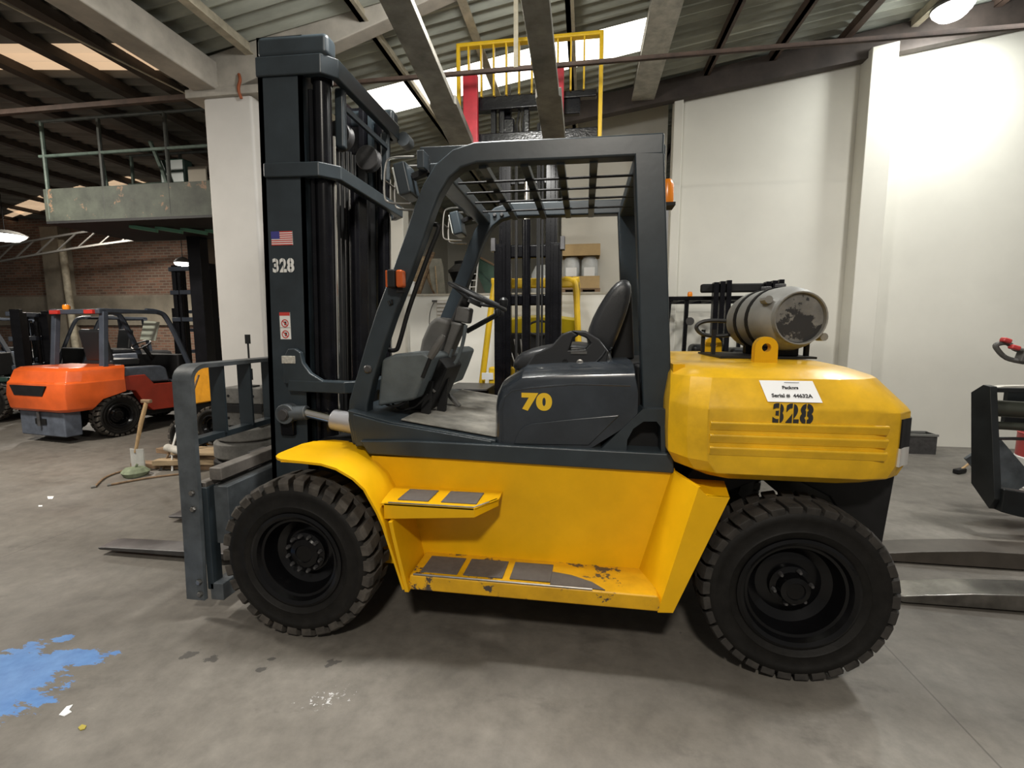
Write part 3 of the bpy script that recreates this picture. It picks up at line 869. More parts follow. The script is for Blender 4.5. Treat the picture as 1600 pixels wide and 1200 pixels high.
# --- dashboard, steering column and controls
MB().prism([(0.278, 1.163), (0.314, 1.434), (0.393, 1.464), (0.558, 1.473), (0.603, 1.451), (0.555, 1.326), (0.502, 1.206)], 0.42, 1.50).build('dash_panel', DASH, FK, bevel=0.018)
sc = [(0.421, 1.447), (0.441, 1.538), (0.494, 1.649), (0.546, 1.681), (0.630, 1.653), (0.577, 1.498), (0.532, 1.365), (0.455, 1.389)]
MB().prism(sc, 0.72, 0.98).build('column_cover', GREYPL, FK, bevel=0.03, seg=3)
MB().prism([(0.579, 1.661), (0.688, 1.636), (0.597, 1.432), (0.531, 1.349), (0.507, 1.415)], 0.78, 0.93).build('column_cover_side', GREYPL, FK, bevel=0.015)
c0, c1 = [(0.590, 1.563), (0.720, 1.840)]
MB().cyl((c0[0], 0.85, c0[1]), (c1[0], 0.85, c1[1]), 0.034, 14).build('steering_column', BLKM, FK)
cv = [(0.630, 1.653), (0.656, 1.749), (0.739, 1.733), (0.722, 1.636)]
MB().prism(cv, 0.80, 0.90).build('column_collar', GREYPL, FK, bevel=0.012)
wc = Vector(([(0.773, 1.808)][0][0], 0.85, [(0.773, 1.808)][0][1]))
ax_a, ax_b = [(0.591, 1.902), (0.965, 1.723)]
tilt = math.atan2(ax_b[1] - ax_a[1], ax_b[0] - ax_a[0])
sw = empty('steering_wheel', (0, 0, 0))
sw.parent = FK
ux = Vector((math.cos(tilt), 0, math.sin(tilt)))
uy = Vector((0, 1, 0))
MB().tube([tuple(wc + (ux * math.cos(2 * math.pi * k / 40) + uy * math.sin(2 * math.pi * k / 40)) * 0.19) for k in range(40)], 0.014, 10, closed=True).build('steering_rim', PLASTIC, sw)
nz_ = ux.cross(uy)
if nz_.z > 0:
    nz_ = -nz_
for a in (90, 210, 330):
    d = ux * math.cos(R(a)) + uy * math.sin(R(a))
    MB().tube([tuple(wc + d * 0.185), tuple(wc + d * 0.08 + nz_ * 0.03), tuple(wc + nz_ * 0.045)], 0.010, 8).build('spoke', PLASTIC, sw)
MB().lathe([(0.05, -0.02), (0.052, 0.01), (0.03, 0.025), (0.004, 0.028)], (0, 0, 0), 'z', 18).xf(Matrix.Translation(wc + nz_ * 0.035) @ Matrix.Rotation(-tilt, 4, 'Y')).build('wheel_boss', PLASTIC, sw)
kp = wc + ux * 0.185
MB().lathe([(0.012, 0), (0.026, 0.02), (0.028, 0.055), (0.016, 0.07), (0.003, 0.072)], (kp.x, kp.y, kp.z), 'z', 14).build('spinner_knob', PLASTIC, sw)
# hand brake lever and hydraulic levers
MB().tube([(p[0], 0.40, p[1]) for p in [(0.560, 1.336), (0.606, 1.443), (0.673, 1.548)]], 0.012, 8).build('lever_shaft', BLKM, FK)
MB().tube([(p[0], 0.40, p[1]) for p in [(0.606, 1.446), (0.636, 1.492), (0.673, 1.551), (0.685, 1.569)]], [0.020, 0.024, 0.020, 0.012], 10).build('lever_grip', GREYPL, FK)
lv0, lv1 = [(0.631, 1.579), (0.876, 1.709)]
for i, y in enumerate((0.98, 1.06, 1.14)):
    MB().tube([(lv0[0], y, lv0[1]), (lv1[0], y, lv1[1])], 0.008, 8).build('hydraulic_lever', BLKM, FK)
    MB().lathe([(0.010, -0.02), (0.018, 0.0), (0.016, 0.02), (0.003, 0.028)], (lv1[0], y, lv1[1]), 'z', 10).build('lever_knob', PLASTIC, FK)
MB().tube(smooth_path([(p[0], 0.80, p[1]) for p in [(0.709, 1.628), (0.683, 1.500), (0.640, 1.395), (0.589, 1.378), (0.616, 1.480)]], 4), 0.012, 8).build('hose_loop', DASH, FK)
# under-dash machinery
MB().prism([(0.401, 1.311), (0.493, 1.448), (0.604, 1.429), (0.642, 1.373), (0.601, 1.276), (0.526, 1.118), (0.396, 1.115)], 0.60, 0.95).build('valve_block', BLKM, FK, bevel=0.01)
for i, (u, y) in enumerate(zip([(0.508, 1.125), (0.563, 1.126)], (0.58, 0.72))):
    MB().bar((u[0], y, 1.07), (u[0] + 0.03, y, 1.30), 0.05, 0.04, up=(0, 1, 0)).build('column_bracket', BLKM, FK)
for k in range(6):
    p = [(0.438, 1.382), (0.429, 1.341), (0.472, 1.353), (0.513, 1.395), (0.535, 1.346), (0.494, 1.273)][k]
    MB().lathe([(0.012, 0.02), (0.012, 0), (0.006, -0.008)], (p[0], 0.57, p[1]), n=8).build('fitting', STEEL, FK)
MB().tube(smooth_path([(p[0], 0.45, p[1]) for p in [(0.301, 1.216), (0.323, 1.172), (0.393, 1.166), (0.463, 1.212), (0.510, 1.272)]], 5), 0.008, 6).build('cable', BLKM, FK)
MB().tube(smooth_path([(p[0], 0.50, p[1]) for p in [(0.326, 1.179), (0.395, 1.135), (0.482, 1.160), (0.553, 1.229)]], 5), 0.006, 6).build('cable', BLKM, FK)
# pedals
for pts, y in (([(0.513, 1.290), (0.545, 1.252), (0.568, 1.229)], 0.62), ([(0.519, 1.273), (0.560, 1.266), (0.577, 1.298)], 0.74)):
    b = MB()
    for i in range(len(pts) - 1):
        b.bar((pts[i][0], y, pts[i][1]), (pts[i + 1][0], y, pts[i + 1][1]), 0.07, 0.012, up=(0, 0, 1))
    b.build('pedal', GREYPL, FK, bevel=0.003)
pd = [(0.499, 1.271), (0.555, 1.160), (0.620, 1.065)]
MB().bar((pd[0][0], 0.95, pd[0][1]), (pd[1][0], 0.95, pd[1][1]), 0.03, 0.016).build('pedal_arm', GREYPL, FK)
MB().bar((pd[1][0], 0.95, pd[1][1]), (pd[2][0], 0.95, pd[2][1] + 0.02), 0.06, 0.02).build('accelerator_pedal', GREYPL, FK, bevel=0.004)

# --- seat
se = empty('seat', (0, 0, 0))
se.parent = FK
cush = [(1.040, 1.379), (1.055, 1.441), (1.126, 1.477), (1.249, 1.501), (1.394, 1.520), (1.563, 1.487), (1.583, 1.423), (1.577, 1.362), (1.056, 1.348)]
MB().loft([[(1.30 + (x - 1.30) * k, y, 1.42 + (z - 1.42) * k) for x, z in cush] for y, k in ((0.61, 0.7), (0.62, 0.98), (0.66, 1.09), (0.80, 1.12), (1.06, 1.12), (1.20, 1.09), (1.24, 0.98), (1.25, 0.7))]).build('seat_cushion', PLASTIC, se, subsurf=1)
# hip restraint with its opening
hr_o = [(1.106, 1.380), (1.165, 1.465), (1.260, 1.510), (1.317, 1.575), (1.370, 1.596), (1.449, 1.593), (1.524, 1.547), (1.578, 1.479), (1.566, 1.393), (1.545, 1.374), (1.113, 1.361)]
hr_i = [(1.361, 1.488), (1.382, 1.553), (1.414, 1.568), (1.453, 1.554), (1.475, 1.525), (1.447, 1.493)]
b = MB()
for (y0, y1) in ((0.56, 0.62), (1.24, 1.30)):
    k0 = 4
    poly = hr_o[:k0 + 1] + [hr_i[2]] + [hr_i[1], hr_i[0], hr_i[5], hr_i[4], hr_i[3], hr_i[2]] + [(hr_o[k0][0] + 0.0005, hr_o[k0][1])] + hr_o[k0 + 1:]
    MB().prism(poly, y0, y1).build('hip_restraint', PLASTIC, se, bevel=0.012, ang=30)
p = [(1.420, 1.416)][0]
MB().lathe([(0.020, 0.0), (0.020, -0.006), (0.012, -0.008), (0.010, -0.002), (0.002, -0.002)], (p[0], 0.56, p[1]), n=16).build('restraint_bolt', STEEL, se)
p = [(1.338, 1.422)][0]
MB().lathe([(0.016, 0.0), (0.014, -0.004), (0.002, -0.002)], (p[0], 0.56, p[1]), n=14).build('restraint_plug', BLKM, se)
MB().tube([(q[0], 0.555, q[1]) for q in [(1.487, 1.399), (1.539, 1.453), (1.559, 1.484)]], 0.006, 6).build('restraint_crease', PLASTIC, se)
MB().bx([(1.370, 1.465)][0][0], [(1.458, 1.480)][0][0], 0.552, 0.565, [(1.370, 1.465)][0][1], [(1.370, 1.479)][0][1]).build('restraint_slot', GREYPL, se)
bk_o = [(1.463, 1.485), (1.475, 1.619), (1.533, 1.740), (1.595, 1.837), (1.642, 1.874), (1.686, 1.866), (1.702, 1.814), (1.676, 1.694), (1.627, 1.562), (1.585, 1.443)]
def bring(y, k):
    cx = sum(p[0] for p in bk_o) / len(bk_o)
    cz = sum(p[1] for p in bk_o) / len(bk_o)
    return [(cx + (x - cx) * k, y, cz + (z - cz) * k) for x, z in bk_o]
MB().loft([bring(0.66, 0.72), bring(0.665, 0.98), bring(0.70, 1.10), bring(0.80, 1.12), bring(1.06, 1.12), bring(1.16, 1.10), bring(1.195, 0.98), bring(1.20, 0.72)]).build('seat_backrest', PLASTIC, se, subsurf=1)
MB().tube([(q[0], 0.715, q[1]) for q in [(1.490, 1.581), (1.518, 1.637), (1.540, 1.655), (1.546, 1.685), (1.567, 1.729)]], 0.005, 6).build('backrest_seam', BLKM, se)
MB().prism([(1.650, 1.833), (1.719, 1.832), (1.745, 1.423), (1.610, 1.422)], 0.85, 1.05).build('backrest_shell', BLKM, se, bevel=0.01)
MB().bx(1.06, 1.62, 0.64, 1.22, 1.345, 1.385).build('seat_base', BLKM, se, bevel=0.01)
MB().bx(1.60, 1.80, 0.60, 1.40, 1.36, 1.42).build('air_intake_cover', BLKM, FK, bevel=0.01)
MB().bx(1.72, 1.86, 0.46, 1.54, 0.96, 1.41).build('radiator_cover', BLKM, FK, bevel=0.01)

# --- counterweight casting: stacked outlines
def cw_ring(z, xf_, xr, ins, cf, cr):
    """plan outline: xf_ front x, xr rear x, ins side inset, cf front chamfer, cr rear chamfer"""
    y0, y1 = 0.045 + ins, 1.955 - ins
    q = [(xf_, y0 + cf * 1.15), (xf_ + cf * 0.45, y0 + cf * 0.35), (xf_ + cf, y0), (xr - cr * 1.25, y0), (xr - cr * 0.72, y0 + cr * 0.12), (xr - cr * 0.35, y0 + cr * 0.42), (xr - cr * 0.08, y0 + cr * 1.1), (xr, y0 + cr * 2.2)]
    m_ = [(x, y0 + y1 - y) for x, y in reversed(q)]
    return [(x, y, z) for x, y in q + m_]
lv = [(0.925, 1.96, 2.80, 0.075, 0.14, 0.20), (0.965, 1.885, 2.875, 0.010, 0.15, 0.20), (1.02, 1.852, 2.895, 0.0, 0.145, 0.20), (1.12, 1.846, 2.90, 0.0, 0.14, 0.20),
      (1.252, 1.846, 2.90, 0.0, 0.14, 0.20), (1.272, 1.848, 2.893, 0.007, 0.14, 0.21), (1.385, 1.865, 2.825, 0.085, 0.15, 0.24), (1.415, 1.88, 2.76, 0.14, 0.16, 0.28), (1.434, 1.89, 2.69, 0.24, 0.16, 0.30), (1.438, 1.90, 2.60, 0.36, 0.16, 0.30)]
cwo = MB().loft([cw_ring(*q) for q in lv]).build('counterweight', YELCW, FK, bevel=0.014, seg=3, ang=24)
cw_lower = [(1.86, 0.70), (2.0, 0.93), (2.90, 0.95), (2.865, 0.50), (2.80, 0.46), (2.74, 0.62), (2.62, 0.80), (2.46, 0.88), (2.28, 0.86), (2.12, 0.78), (2.02, 0.62), (1.95, 0.5)]
MB().prism(cw_lower, 0.30, 1.70).build('rear_frame', BLKM, FK, bevel=0.01)
MB().bx(1.875, 1.93, 0.30, 1.70, 0.95, 1.432).build('counterweight_front_face', YEL, FK)
for zt, zb in ((1.203, 1.154), (1.147, 1.098), (1.092, 1.043)):
    MB().prism([(0.030, zt - 0.008), (0.034, zt), (0.06, zt), (0.06, zb), (0.043, zb + 0.008)], 1.995, 2.70, 'x').build('side_rib', YELCW, cwo, bevel=0.003)
# tail lamp recess at the rear corner
tlb = MB()
cpts = [(2.755, 0.0698), (2.80, 0.115), (2.83, 0.129), (2.858, 0.19)][:0] + [(2.768, 0.080), (2.80, 0.112), (2.83, 0.130), (2.86, 0.19), (2.878, 0.24)]
for z0, z1, m_, nm in ((1.10, 1.225, BLKM, 'tail_lamp_recess'), (1.02, 1.10, mat('clear_lens', (0.55, 0.55, 0.52), 0.15), 'tail_lamp_lens')):
    b = MB()
    rg = []
    for x, y in cpts:
        rg.append([(x + 0.002, y - 0.008, z0), (x + 0.002, y - 0.008, z1), (x - 0.03, y + 0.03, z1), (x - 0.03, y + 0.03, z0)])
    b.loft(rg)
    b.build(nm, m_, cwo, ang=50)
# lifting eyes
for (uc, vb, vt, hw, y) in ((1198, 566, 526, 17.5, 0.42), (1115, 553, 527, 13, 1.25)):
    P0 = {0.42: [(2.291, 1.438), (2.399, 1.432), (2.340, 1.511)], 1.25: [(2.250, 1.437), (2.356, 1.438), (2.300, 1.498)]}[y]
    xw = (P0[1][0] - P0[0][0]) / 2
    xc = P0[2][0]
    zc = P0[2][1]
    out = [(xc - xw, 1.40), (xc + xw, 1.40)] + [(xc + xw * math.cos(t_), zc + xw * math.sin(t_)) for t_ in [math.pi * k / 10 for k in range(11)]]
    hr = xw * 0.40
    hole = [(xc + hr * math.cos(t_), zc + hr * math.sin(t_)) for t_ in [-math.pi / 2 + 2 * math.pi * k / 14 for k in range(15)]]
    poly = out[:1] + [(xc, 1.40)] + hole[::-1] + [(xc + 0.0004, 1.40)] + out[1:]
    MB().prism(poly, y, y + 0.045).build('lifting_eye', YEL, cwo, ang=30)
# stencilled number, paper notice, scribbles
lettering('stencil_number', '328', 0.114, INK, cwo, ([(2.326, 1.235)][0][0], 0.043, [(2.326, 1.235)][0][1] + 0.004), offset=0.0046, sx=0.88, spacing=1.12, label='black stencilled number 328', stencil=0.0026)
p1 = [(2.199, 1.388), (2.416, 1.394), (2.429, 1.304), (2.217, 1.297)]
def on_slope(x, z):
    # upper side of the casting leans inwards above z = 1.25
    t_ = max(0.0, z - 1.262)
    return (x, 0.045 + 0.010 + t_ * 1.10, z)
# sheet of paper lying on the sloping shoulder
px0, px1 = 2.222, 2.440
sl0, sl1 = (0.0635, 1.288), (0.1230, 1.374)
pn = MB()
nrm = Vector((0, -(sl1[1] - sl0[1]), sl1[0] - sl0[0])).normalized() * 0.004
q = [Vector((px0 + 0.008, sl0[0], sl0[1] - 0.0)), Vector((px1 + 0.008, sl0[0], sl0[1])), Vector((px1 - 0.012, sl1[0], sl1[1])), Vector((px0 - 0.012, sl1[0], sl1[1]))]
q = [v + nrm * 1.6 for v in q]
pn.loft([q, [v - nrm * 0.3 for v in q]])
pno = pn.build('paper_notice', PAPER, cwo, flat=True)
pno['label'] = 'white paper notice with serial number'
pit = math.atan2(sl1[1] - sl0[1], sl1[0] - sl0[0])
for txt, f, sz in (('44632A', 0.9, 0.011), ('Packers', 0.66, 0.021), ('Serial #  44632A', 0.28, 0.024)):
    if sz == 0.011:
        continue
    y_ = sl0[0] + (sl1[0] - sl0[0]) * f
    z_ = sl0[1] + (sl1[1] - sl0[1]) * f
    lettering('notice_text', txt, sz, INK, pno, (2.331, y_ + nrm.y * 1.9, z_ + nrm.z * 1.9), rot=(pit, 0, 0), offset=0.0006)
MB().bx(2.31, 2.37, -0.001, 0.0, -0.001, 0.001).xf(Matrix.Translation((0, sl1[0] - 0.008 + nrm.y * 1.9, sl1[1] - 0.008 + nrm.z * 1.9))).build('notice_rule', INK, pno)

# --- tank bracket and gas hose
MB().bx(2.20, 2.70, 0.70, 1.24, 1.440, 1.452).build('tank_cradle', BLKM, FK)
for x, y in ((2.685, 0.80), (2.685, 1.12), (2.215, 0.92), (2.215, 1.18)):
    MB().bar((x, y, 1.45), (x, y, 1.60), 0.02, 0.03, up=(0, 1, 0)).build('cradle_post', BLKM, FK)
hs = [(p[0], 1.15, p[1]) for p in [(2.477, 1.612), (2.405, 1.645), (2.287, 1.658), (2.201, 1.650), (2.163, 1.617), (2.196, 1.575), (2.276, 1.559), (2.370, 1.567), (2.408, 1.588)]]
MB().tube(smooth_path(hs, 6), 0.013, 8).build('gas_hose', HOSE, FK)

# --- mast (leans back a little)
MK = R(1.36)
TM = Matrix.Translation((-0.335, 0, 0.40)) @ Matrix.Rotation(MK, 4, 'Y') @ Matrix.Translation((0.295, 0, -0.40))
def mast_build(b, name, m, **k):
    return b.xf(TM).build(name, m, FK, **k)
# outer channels, near and far: C sections
for y0, s in ((0.50, 1), (1.50, -1)):
    b = MB().bx(-0.43, -0.155, y0, y0 + 0.025 * s, 0.12, 3.22).bx(-0.43, -0.40, y0, y0 + 0.13 * s, 0.12, 3.22).bx(-0.185, -0.155, y0, y0 + 0.13 * s, 0.12, 3.22)
    mast_build(b, 'outer_mast_channel', NAVY)
    b = MB().bx(-0.36, -0.20, y0 + 0.06 * s, y0 + 0.085 * s, 0.15, 3.24).bx(-0.36, -0.33, y0 + 0.06 * s, y0 + 0.18 * s, 0.15, 3.24).bx(-0.23, -0.20, y0 + 0.06 * s, y0 + 0.18 * s, 0.15, 3.24)
    mast_build(b, 'inner_mast_channel', BLK)
    mast_build(MB().cyl((-0.085, y0 + 0.08 * s, 0.25), (-0.085, y0 + 0.08 * s, 3.03), 0.050, 20), 'lift_cylinder', BLK)
    mast_build(MB().cyl((-0.132, y0 + 0.04 * s, 0.6), (-0.132, y0 + 0.04 * s, 2.95), 0.016, 10), 'hydraulic_pipe', BLK)
    mast_build(MB().cyl((-0.085, y0 + 0.08 * s, 3.00), (-0.085, y0 + 0.08 * s, 3.12), 0.060, 18), 'cylinder_gland', BLK)
    mast_build(MB().cyl((-0.030, y0 + 0.10 * s, 0.9), (-0.030, y0 + 0.10 * s, 2.72), 0.009, 10), 'bright_gap_rod', CHROME)  # added pale rod standing in for the bright gap between channels
mast_build(MB().bx(-0.12, -0.05, 0.92, 1.08, 0.3, 2.55), 'free_lift_cylinder', BLK, bevel=0.03, seg=3)
for y in (0.80, 1.20):
    mast_build(MB().bx(-0.17, -0.12, y - 0.02, y + 0.02, 0.4, 2.75), 'lift_chain', BLKM)
    mast_build(MB().lathe([(0.08, -0.035), (0.085, -0.028), (0.07, -0.01), (0.07, 0.01), (0.085, 0.028), (0.08, 0.035)], (-0.10, y, 2.80), n=24), 'chain_pulley', DKSTEEL)
mast_build(MB().bx(-0.15, -0.13, 0.62, 0.70, 0.4, 2.6), 'hose_guide', BLKM)
mast_build(MB().bx(-0.15, -0.13, 1.28, 1.36, 0.4, 2.6), 'hose_guide', BLKM)
for i in range(5):
    y = 0.88 + 0.06 * i
    mast_build(MB().cyl((-0.17, y, 0.5), (-0.17, y, 2.8), 0.013, 8), 'mast_hose', HOSE)
mast_build(MB().bx(-0.36, -0.33, 0.60, 1.40, 1.0, 1.25), 'inner_tie', BLK, bevel=0.005)
mast_build(MB().bx(-0.30, -0.27, 0.56, 1.44, 2.25, 2.45), 'inner_tie', BLK, bevel=0.005)
# top cross member wrapped round the back of the mast
def tie(z0, z1, x_in, x_out, y0, y1, name, m=NAVY, ch=0.07, t=0.05):
    b = MB()
    q = [(x_in, y0), (x_out - ch, y0), (x_out, y0 + ch), (x_out, y1 - ch), (x_out - ch, y1), (x_in, y1), (x_in, y1 - t), (x_out - ch - 0.01, y1 - t), (x_out - t, y1 - ch - 0.01), (x_out - t, y0 + ch + 0.01), (x_out - ch - 0.01, y0 + t), (x_in, y0 + t)]
    b.prism(q, z0, z1, 'z')
    return mast_build(b, name, m, bevel=0.008)
tie(3.01, 3.115, -0.435, 0.03, 0.485, 1.515, 'top_tie_plate')
mast_build(MB().bx(-0.43, 0.00, 0.49, 0.60, 3.105, 3.225), 'top_cap_plate', NAVY, bevel=0.03, seg=3)
mast_build(MB().bx(-0.40, 0.00, 1.40, 1.51, 3.105, 3.225), 'top_cap_plate', NAVY, bevel=0.03, seg=3)
mast_build(MB().bx(-0.405, -0.20, 0.62, 0.66, 3.08, 3.27), 'inner_mast_cap', NAVY, bevel=0.01)
for y in (0.66, 1.30):
    mast_build(MB().bx(-0.06, 0.0, y, y + 0.05, 2.68, 3.02), 'top_hanger', NAVY, bevel=0.015)
mast_build(MB().bx(-0.02, 0.0, 0.70, 1.30, 2.90, 2.93), 'top_stay', NAVY)
mast_build(MB().lathe([(0.05, 0), (0.05, 0.10)], (0.06, 1.44, 3.02), n=18), 'top_roller', GREYM)
tie(2.465, 2.545, -0.40, 0.03, 0.475, 1.60, 'middle_tie_plate', ch=0.09)
tie(1.235, 1.305, -0.28, 0.20, 0.46, 1.54, 'lower_tie_plate', ch=0.12, t=0.08)
tie(0.50, 0.62, -0.36, -0.02, 0.50, 1.50, 'bottom_tie_plate')
gs = [(-0.308, 1.278), (-0.307, 1.431), (-0.275, 1.488), (-0.234, 1.492), (-0.194, 1.469), (-0.181, 1.409), (-0.136, 1.349), (-0.049, 1.302), (-0.009, 1.287)]
mast_build(MB().prism(gs, 0.462, 0.50), 'gusset_plate', NAVY, bevel=0.008)
# decals on the near channel
fl_c = [(-0.376, 2.168), (-0.242, 2.164), (-0.247, 2.089), (-0.381, 2.092)]
fx0, fx1, fz1, fz0 = fl_c[0][0], fl_c[1][0], fl_c[0][1], fl_c[2][1]
flag = MB().bx(fx0, fx1, 0.4955, 0.4995, fz0, fz1).build('flag_sticker', WHITE, FK, flat=True)
flag['label'] = 'small striped flag sticker'
hgt = fz1 - fz0
for k in range(7):
    MB().bx(fx0, fx1, 0.4945, 0.4960, fz1 - hgt * (2 * k + 1) / 13, fz1 - hgt * (2 * k) / 13).build('red_stripe', REDP, flag, flat=True)
MB().bx(fx0, fx0 + (fx1 - fx0) * 0.4, 0.4935, 0.4960, fz1 - hgt * 7 / 13, fz1).build('canton', BLUEP, flag, flat=True)
p = [(-0.311, 1.970)][0]
lettering('mast_number', '328', 0.104, WHITE, FK, (p[0], 0.4965, p[1]), offset=0.0045, sx=0.82, spacing=1.12, label='white stencilled number 328', stencil=0.0022)
wn = [(-0.352, 1.702), (-0.285, 1.702), (-0.295, 1.543), (-0.361, 1.543)]
ws = MB().bx(wn[0][0], wn[1][0], 0.4955, 0.4995, wn[2][1], wn[0][1]).build('warning_sticker', WHITE, FK, flat=True)
MB().bx(wn[0][0], wn[1][0], 0.4945, 0.4960, wn[0][1] - 0.02, wn[0][1]).build('sticker_header', REDP, ws, flat=True)
for zz in (wn[0][1] - 0.065, wn[0][1] - 0.13):
    MB().add([((wn[0][0] + wn[1][0]) / 2 + 0.024 * math.cos(a), 0.4945, zz + 0.024 * math.sin(a)) for a in [2 * math.pi * k / 18 for k in range(18)]] + [((wn[0][0] + wn[1][0]) / 2 + 0.018 * math.cos(a), 0.4945, zz + 0.018 * math.sin(a)) for a in [2 * math.pi * k / 18 for k in range(18)]],
             [(k, (k + 1) % 18, 18 + (k + 1) % 18, 18 + k) for k in range(18)]).build('prohibition_ring', REDP, ws, flat=True)
    MB().box(((wn[0][0] + wn[1][0]) / 2, 0.4944, zz), (0.045, 0.0005, 0.006), (0, R(45), 0)).build('prohibition_bar', REDP, ws, flat=True)
    MB().box(((wn[0][0] + wn[1][0]) / 2 + 0.003, 0.4949, zz), (0.014, 0.0005, 0.022)).build('pictogram', INK, ws, flat=True)
MB().bx(wn[0][0], wn[1][0], 0.4944, 0.4960, (wn[0][1] + wn[2][1]) / 2 - 0.012, (wn[0][1] + wn[2][1]) / 2 - 0.010).build('sticker_rule', INK, ws, flat=True)
rt = [(-0.327, 1.446), (-0.241, 1.446), (-0.243, 1.401), (-0.330, 1.400)]
MB().bx(rt[0][0], rt[1][0], 0.456, 0.4625, rt[2][1], rt[0][1]).build('rating_plate', mat('pale_plate', (0.45, 0.44, 0.40), 0.5, var=0.3, scale=60), FK, bevel=0.002)
# tilt cylinder
tc0, tc1, tc2, tc3 = [(-0.313, 1.099), (-0.188, 1.106), (-0.025, 1.072), (0.120, 1.049)]
b = MB().lathe([(0.060, -0.04), (0.060, 0.04)], (tc0[0], 0.47, tc0[1]), n=20).cyl((tc0[0], 0.47, tc0[1]), (tc1[0], 0.47, tc1[1]), 0.045, 16)
b.build('tilt_clevis', GREYM, FK, bevel=0.006)
MB().lathe([(0.034, -0.05), (0.034, 0.08), (0.03, -0.06)], (tc0[0], 0.47, tc0[1]), n=16).build('clevis_pin', DKSTEEL, FK)
MB().bx(tc0[0] - 0.06, tc0[0] + 0.03, 0.47, 0.51, tc0[1] - 0.14, tc0[1] + 0.02).build('clevis_bracket', BLK, FK, bevel=0.01)
MB().cyl((tc1[0], 0.47, tc1[1]), (tc2[0], 0.47, tc2[1]), 0.030, 18).build('tilt_rod', CHROME, FK)
MB().cyl((tc2[0], 0.47, tc2[1]), (tc3[0] + 0.05, 0.47, tc3[1] - 0.01), 0.062, 24).build('tilt_cylinder', mat('silver_grey_barrel', (0.34, 0.34, 0.36), 0.35, 0.3), FK, bevel=0.012)

# --- fork carriage, load backrest and forks
by = 0.09
bk_l = [(-0.715, 1.339), (-0.761, 0.095)]
nb = MB()
xl = [(-0.660, 1.33), (-0.664, 0.95), (-0.670, 0.5), (-0.680, 0.10)]
nb.loft([[(x - 0.056, by, z), (x + 0.056, by, z), (x + 0.056, by + 0.025, z), (x - 0.056, by + 0.025, z)] for x, z in xl])
nb.loft([[(-0.660 + s_ * 0.056, by + 0.10 - 0.10 * math.cos(R(a)), 1.33 + 0.085 * math.sin(R(a))) for s_ in (-1, 1)] + [(-0.660 + s_ * 0.056, by + 0.10 - 0.075 * math.cos(R(a)), 1.33 + 0.062 * math.sin(R(a))) for s_ in (1, -1)] for a in (0, 18, 36, 54, 72, 90)])
nb.loft([[(-0.716, y, 1.415), (-0.604, y, 1.415), (-0.604, y, 1.392), (-0.716, y, 1.392)] for y in (by + 0.10, 1.81)])
nb.loft([[(x - 0.056, 1.91, z), (x + 0.056, 1.91, z), (x + 0.056, 1.885, z), (x - 0.056, 1.885, z)] for x, z in xl])
nb.loft([[(-0.660 + s_ * 0.056, 1.81 + 0.10 * math.cos(R(a)), 1.33 + 0.085 * math.sin(R(a))) for s_ in (-1, 1)] + [(-0.660 + s_ * 0.056, 1.81 + 0.075 * math.cos(R(a)), 1.33 + 0.062 * math.sin(R(a))) for s_ in (1, -1)] for a in (0, 18, 36, 54, 72, 90)])
nb.build('backrest_frame', GREYM, FK, ang=40)
for i in range(7):
    y = 0.33 + i * 0.225
    MB().bx(-0.705, -0.615, y, y + 0.014, 1.0, 1.40).build('backrest_upright', NAVY, FK)
MB().bx(-0.695, -0.625, by + 0.02, 1.90, 0.975, 1.01).build('backrest_rail', NAVY, FK, bevel=0.003)
for (z, dx) in ((0.72, 0.0), (0.63, 0.0), (0.21, 0.0), (0.14, 0.0)):
    p = (-0.645, by - 0.001, z)
    MB().lathe([(0.017, 0.012), (0.017, -0.004), (0.013, -0.014)], p, n=6).build('backrest_bolt', STEEL, FK)
# carriage bars
MB().bx(-0.590, -0.515, by + 0.06, 1.85, 0.775, 0.845).build('carriage_top_bar', BARS, FK, bevel=0.006)
MB().bx(-0.655, -0.60, by + 0.04, 1.87, 0.735, 0.765).build('carriage_hook_bar', BARS, FK, bevel=0.004)
MB().bx(-0.600, -0.50, 0.17, 1.83, 0.40, 0.735).build('carriage_plate', GREYM, FK, bevel=0.006)
MB().bx(-0.61, -0.53, by + 0.03, 1.88, 0.09, 0.19).build('carriage_bottom_bar', GREYM, FK, bevel=0.006)
MB().bx(-0.625, -0.585, by + 0.03, by + 0.10, 0.15, 0.74).build('carriage_side_plate', NAVY, FK, bevel=0.004)
MB().bx(-0.625, -0.585, 1.80, 1.88, 0.15, 0.74).build('carriage_side_plate', NAVY, FK, bevel=0.004)
for y in (0.60, 1.24):
    MB().bx(-0.58, -0.40, y, y + 0.12, 0.20, 0.62).build('roller_bracket', BLK, FK, bevel=0.01)
for y in (0.64, 1.22):
    fk = MB().prism([(-0.74, 0.80), (-0.64, 0.80), (-0.62, 0.06), (-0.70, 0.035), (-1.96, 0.035), (-1.98, 0.050), (-1.90, 0.058), (-0.80, 0.085), (-0.73, 0.11)], y, y + 0.155)
    fk.build('fork', DKSTEEL, FK, bevel=0.006)
